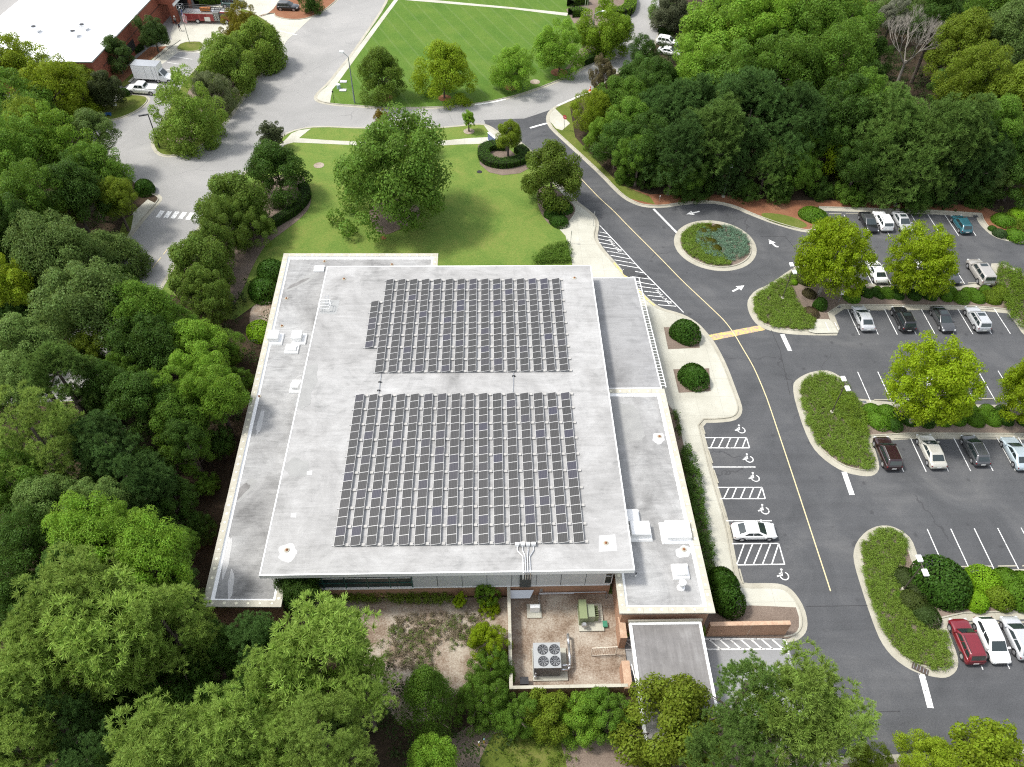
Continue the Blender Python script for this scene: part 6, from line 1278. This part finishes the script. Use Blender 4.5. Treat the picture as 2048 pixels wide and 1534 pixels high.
cover('pavement_edge_shrubs',GP([(1358,900),(1372,898),(1390,935),(1402,985),(1410,1045),(1424,1120),(1436,1165),(1445,1190),(1410,1200)]),9,.17,1.3,(.06,.12,.018),'long strip of dark leafy shrubs between the east wing and walk',11,.5,per=70)
cover('lawn_shrubs',GP([(1062,522),(1100,494),(1134,488),(1142,500),(1142,527),(1070,530)]),10,.15,.8,(.085,.155,.018),'low spreading shrubs in the lawn corner beside the roof',13,.5,per=60)
def hedge(P,w_,h,lab,col,seed,grp='clipped hedges',sm=1):
    P=smooth(GP(P),False,sm); rg=np.random.default_rng(seed); c=P[len(P)//2]; t=empty('hedge',(c.x,c.y,.12),0,lab,'hedge',grp)
    L_=offset(P,w_/2-.08,False);R_=offset(P,-w_/2+.08,False); m=MB(); sh=lambda q:[(v.x-c.x,v.y-c.y) for v in q]; L_=sh(L_);R_=sh(R_)
    m.strip(L_,R_,h-.1,h-.1); m.strip(L_,L_,h-.1,0); m.strip(R_,R_,0,h-.1); m.build('shade_core',CORE,t,fix=False)  # solid inner block, its dark colour standing in for shade between the leaves
    V=[]
    for i in range(len(P)-1):
        a=np.array([P[i].x-c.x,P[i].y-c.y]);b=np.array([P[i+1].x-c.x,P[i+1].y-c.y]); l=np.linalg.norm(b-a); n=int(l*(w_+2*h)*95)
        if n<1: continue
        d=(b-a)/l; q=np.array([-d[1],d[0]]); s=rg.uniform(-h-w_/2,h+w_/2,n); u=rg.random(n)
        top=np.abs(s)<w_/2; off=np.where(top,s,np.sign(s)*w_/2)+rg.normal(0,.05,n); z=np.where(top,h,h-(np.abs(s)-w_/2))+rg.normal(0,.05,n)
        p=np.concatenate([a+np.outer(u*l,d)+np.outer(off,q),z[:,None]],1); nr=np.where(top[:,None],np.array([0,0,1.]),np.concatenate([np.outer(np.sign(s),q),np.zeros((n,1))],1)); nr=unit(nr+rg.normal(size=(n,3))*.4)
        A=unit(np.cross(nr,rg.normal(size=(n,3))));B=np.cross(nr,A); sz=.13*rg.uniform(.7,1.2,(n,1)); V.append(np.stack([p-A*sz/2,p+B*sz*.3,p+A*sz/2,p-B*sz*.3],1).reshape(-1,3))
    f=link('foliage',fastmesh('foliage',np.concatenate(V),4,SHRUBL),t); f.color=(*col,1)
hedge([(520,470),(556,448),(590,428),(612,404),(614,388),(606,378)],1.6,1.2,'curving dark hedge around the front lawn\'s left corner',SD,1)
hedge([(1012,298),(985,296),(968,303),(966,318),(980,330),(1005,334),(1030,330),(1050,322),(1050,312),(1036,302)],2.0,1.1,'kidney-shaped ring hedge beside the drive entrance',(.055,.125,.014),2)
hedge([(1140,16),(1150,10),(1175,7)],1.9,1.7,'dark clipped hedge block at the end of the lawn walk, farther piece',SG,3); hedge([(1140,34),(1152,31),(1170,34)],1.9,1.6,'dark clipped hedge block at the end of the lawn walk, nearer piece',SG,4)
hedge([(1205,-12),(1230,-14),(1256,-8),(1262,10),(1256,28),(1240,34),(1205,32)],2.6,1.7,'large clipped hedge wrapping the mown lawn\'s right corner',SY,5); hedge([(1236,48),(1252,45),(1250,66),(1225,90)],1.8,1.5,'clipped hedge piece beside the upper road below the large one',SG,6); hedge([(1205,112),(1180,124),(1160,132)],1.6,1.3,'low shaded hedge under the lawn corner trees',SD,7)
hedge([(252,118),(268,108),(285,98)],1.4,1.1,'low dark hedge along the fire station wall near the truck',SD,8); hedge([(292,92),(305,84),(318,80)],2.2,1.6,'thicker dark hedge under the station magnolia',SD,9)
hedge([(395,14),(410,8),(440,6),(455,0)],2.0,1.4,'hedge behind the fire engine at the top edge',SG,10)
hedge([(1315,68),(1345,68)],1.5,1.4,'dark hedge behind the white cars of the upper road',SD,11); hedge([(238,190),(245,186)],1.0,.8,'short green hedge stub on the pickup island',SG,12)
# undergrowth added in the woods' gaps, coloured dark for the shade between trees
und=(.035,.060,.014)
cover('undergrowth',GP([(-100,200),(130,230),(180,290),(240,350),(262,420),(240,480),(180,580),(30,640),(-300,640)]),.22,.30,2.2,und,'undergrowth coloured dark as shade below the trees left of the road',21,1.4,per=90)
cover('undergrowth',[(-29.5,84),(-34,88),(-40,84),(-48,80),(-62,78),(-80,60),(-75,20),(-10,12),(8,14),(4,25),(-6,28),(-12,33),(-20,32),(-30,32)],.24,.28,1.8,und,'undergrowth coloured dark as shade below the trees beside the building',22,1.3,per=90,patchy=.9)
cover('undergrowth',GP([(1150,240),(1165,285),(1240,355),(1300,378),(1440,384),(1560,396),(1700,398),(1960,408),(2200,420),(2300,100),(1900,-60),(1400,40),(1250,150)]),.20,.30,2.2,und,'undergrowth coloured dark as shade below the right woods',23,1.5,per=90)
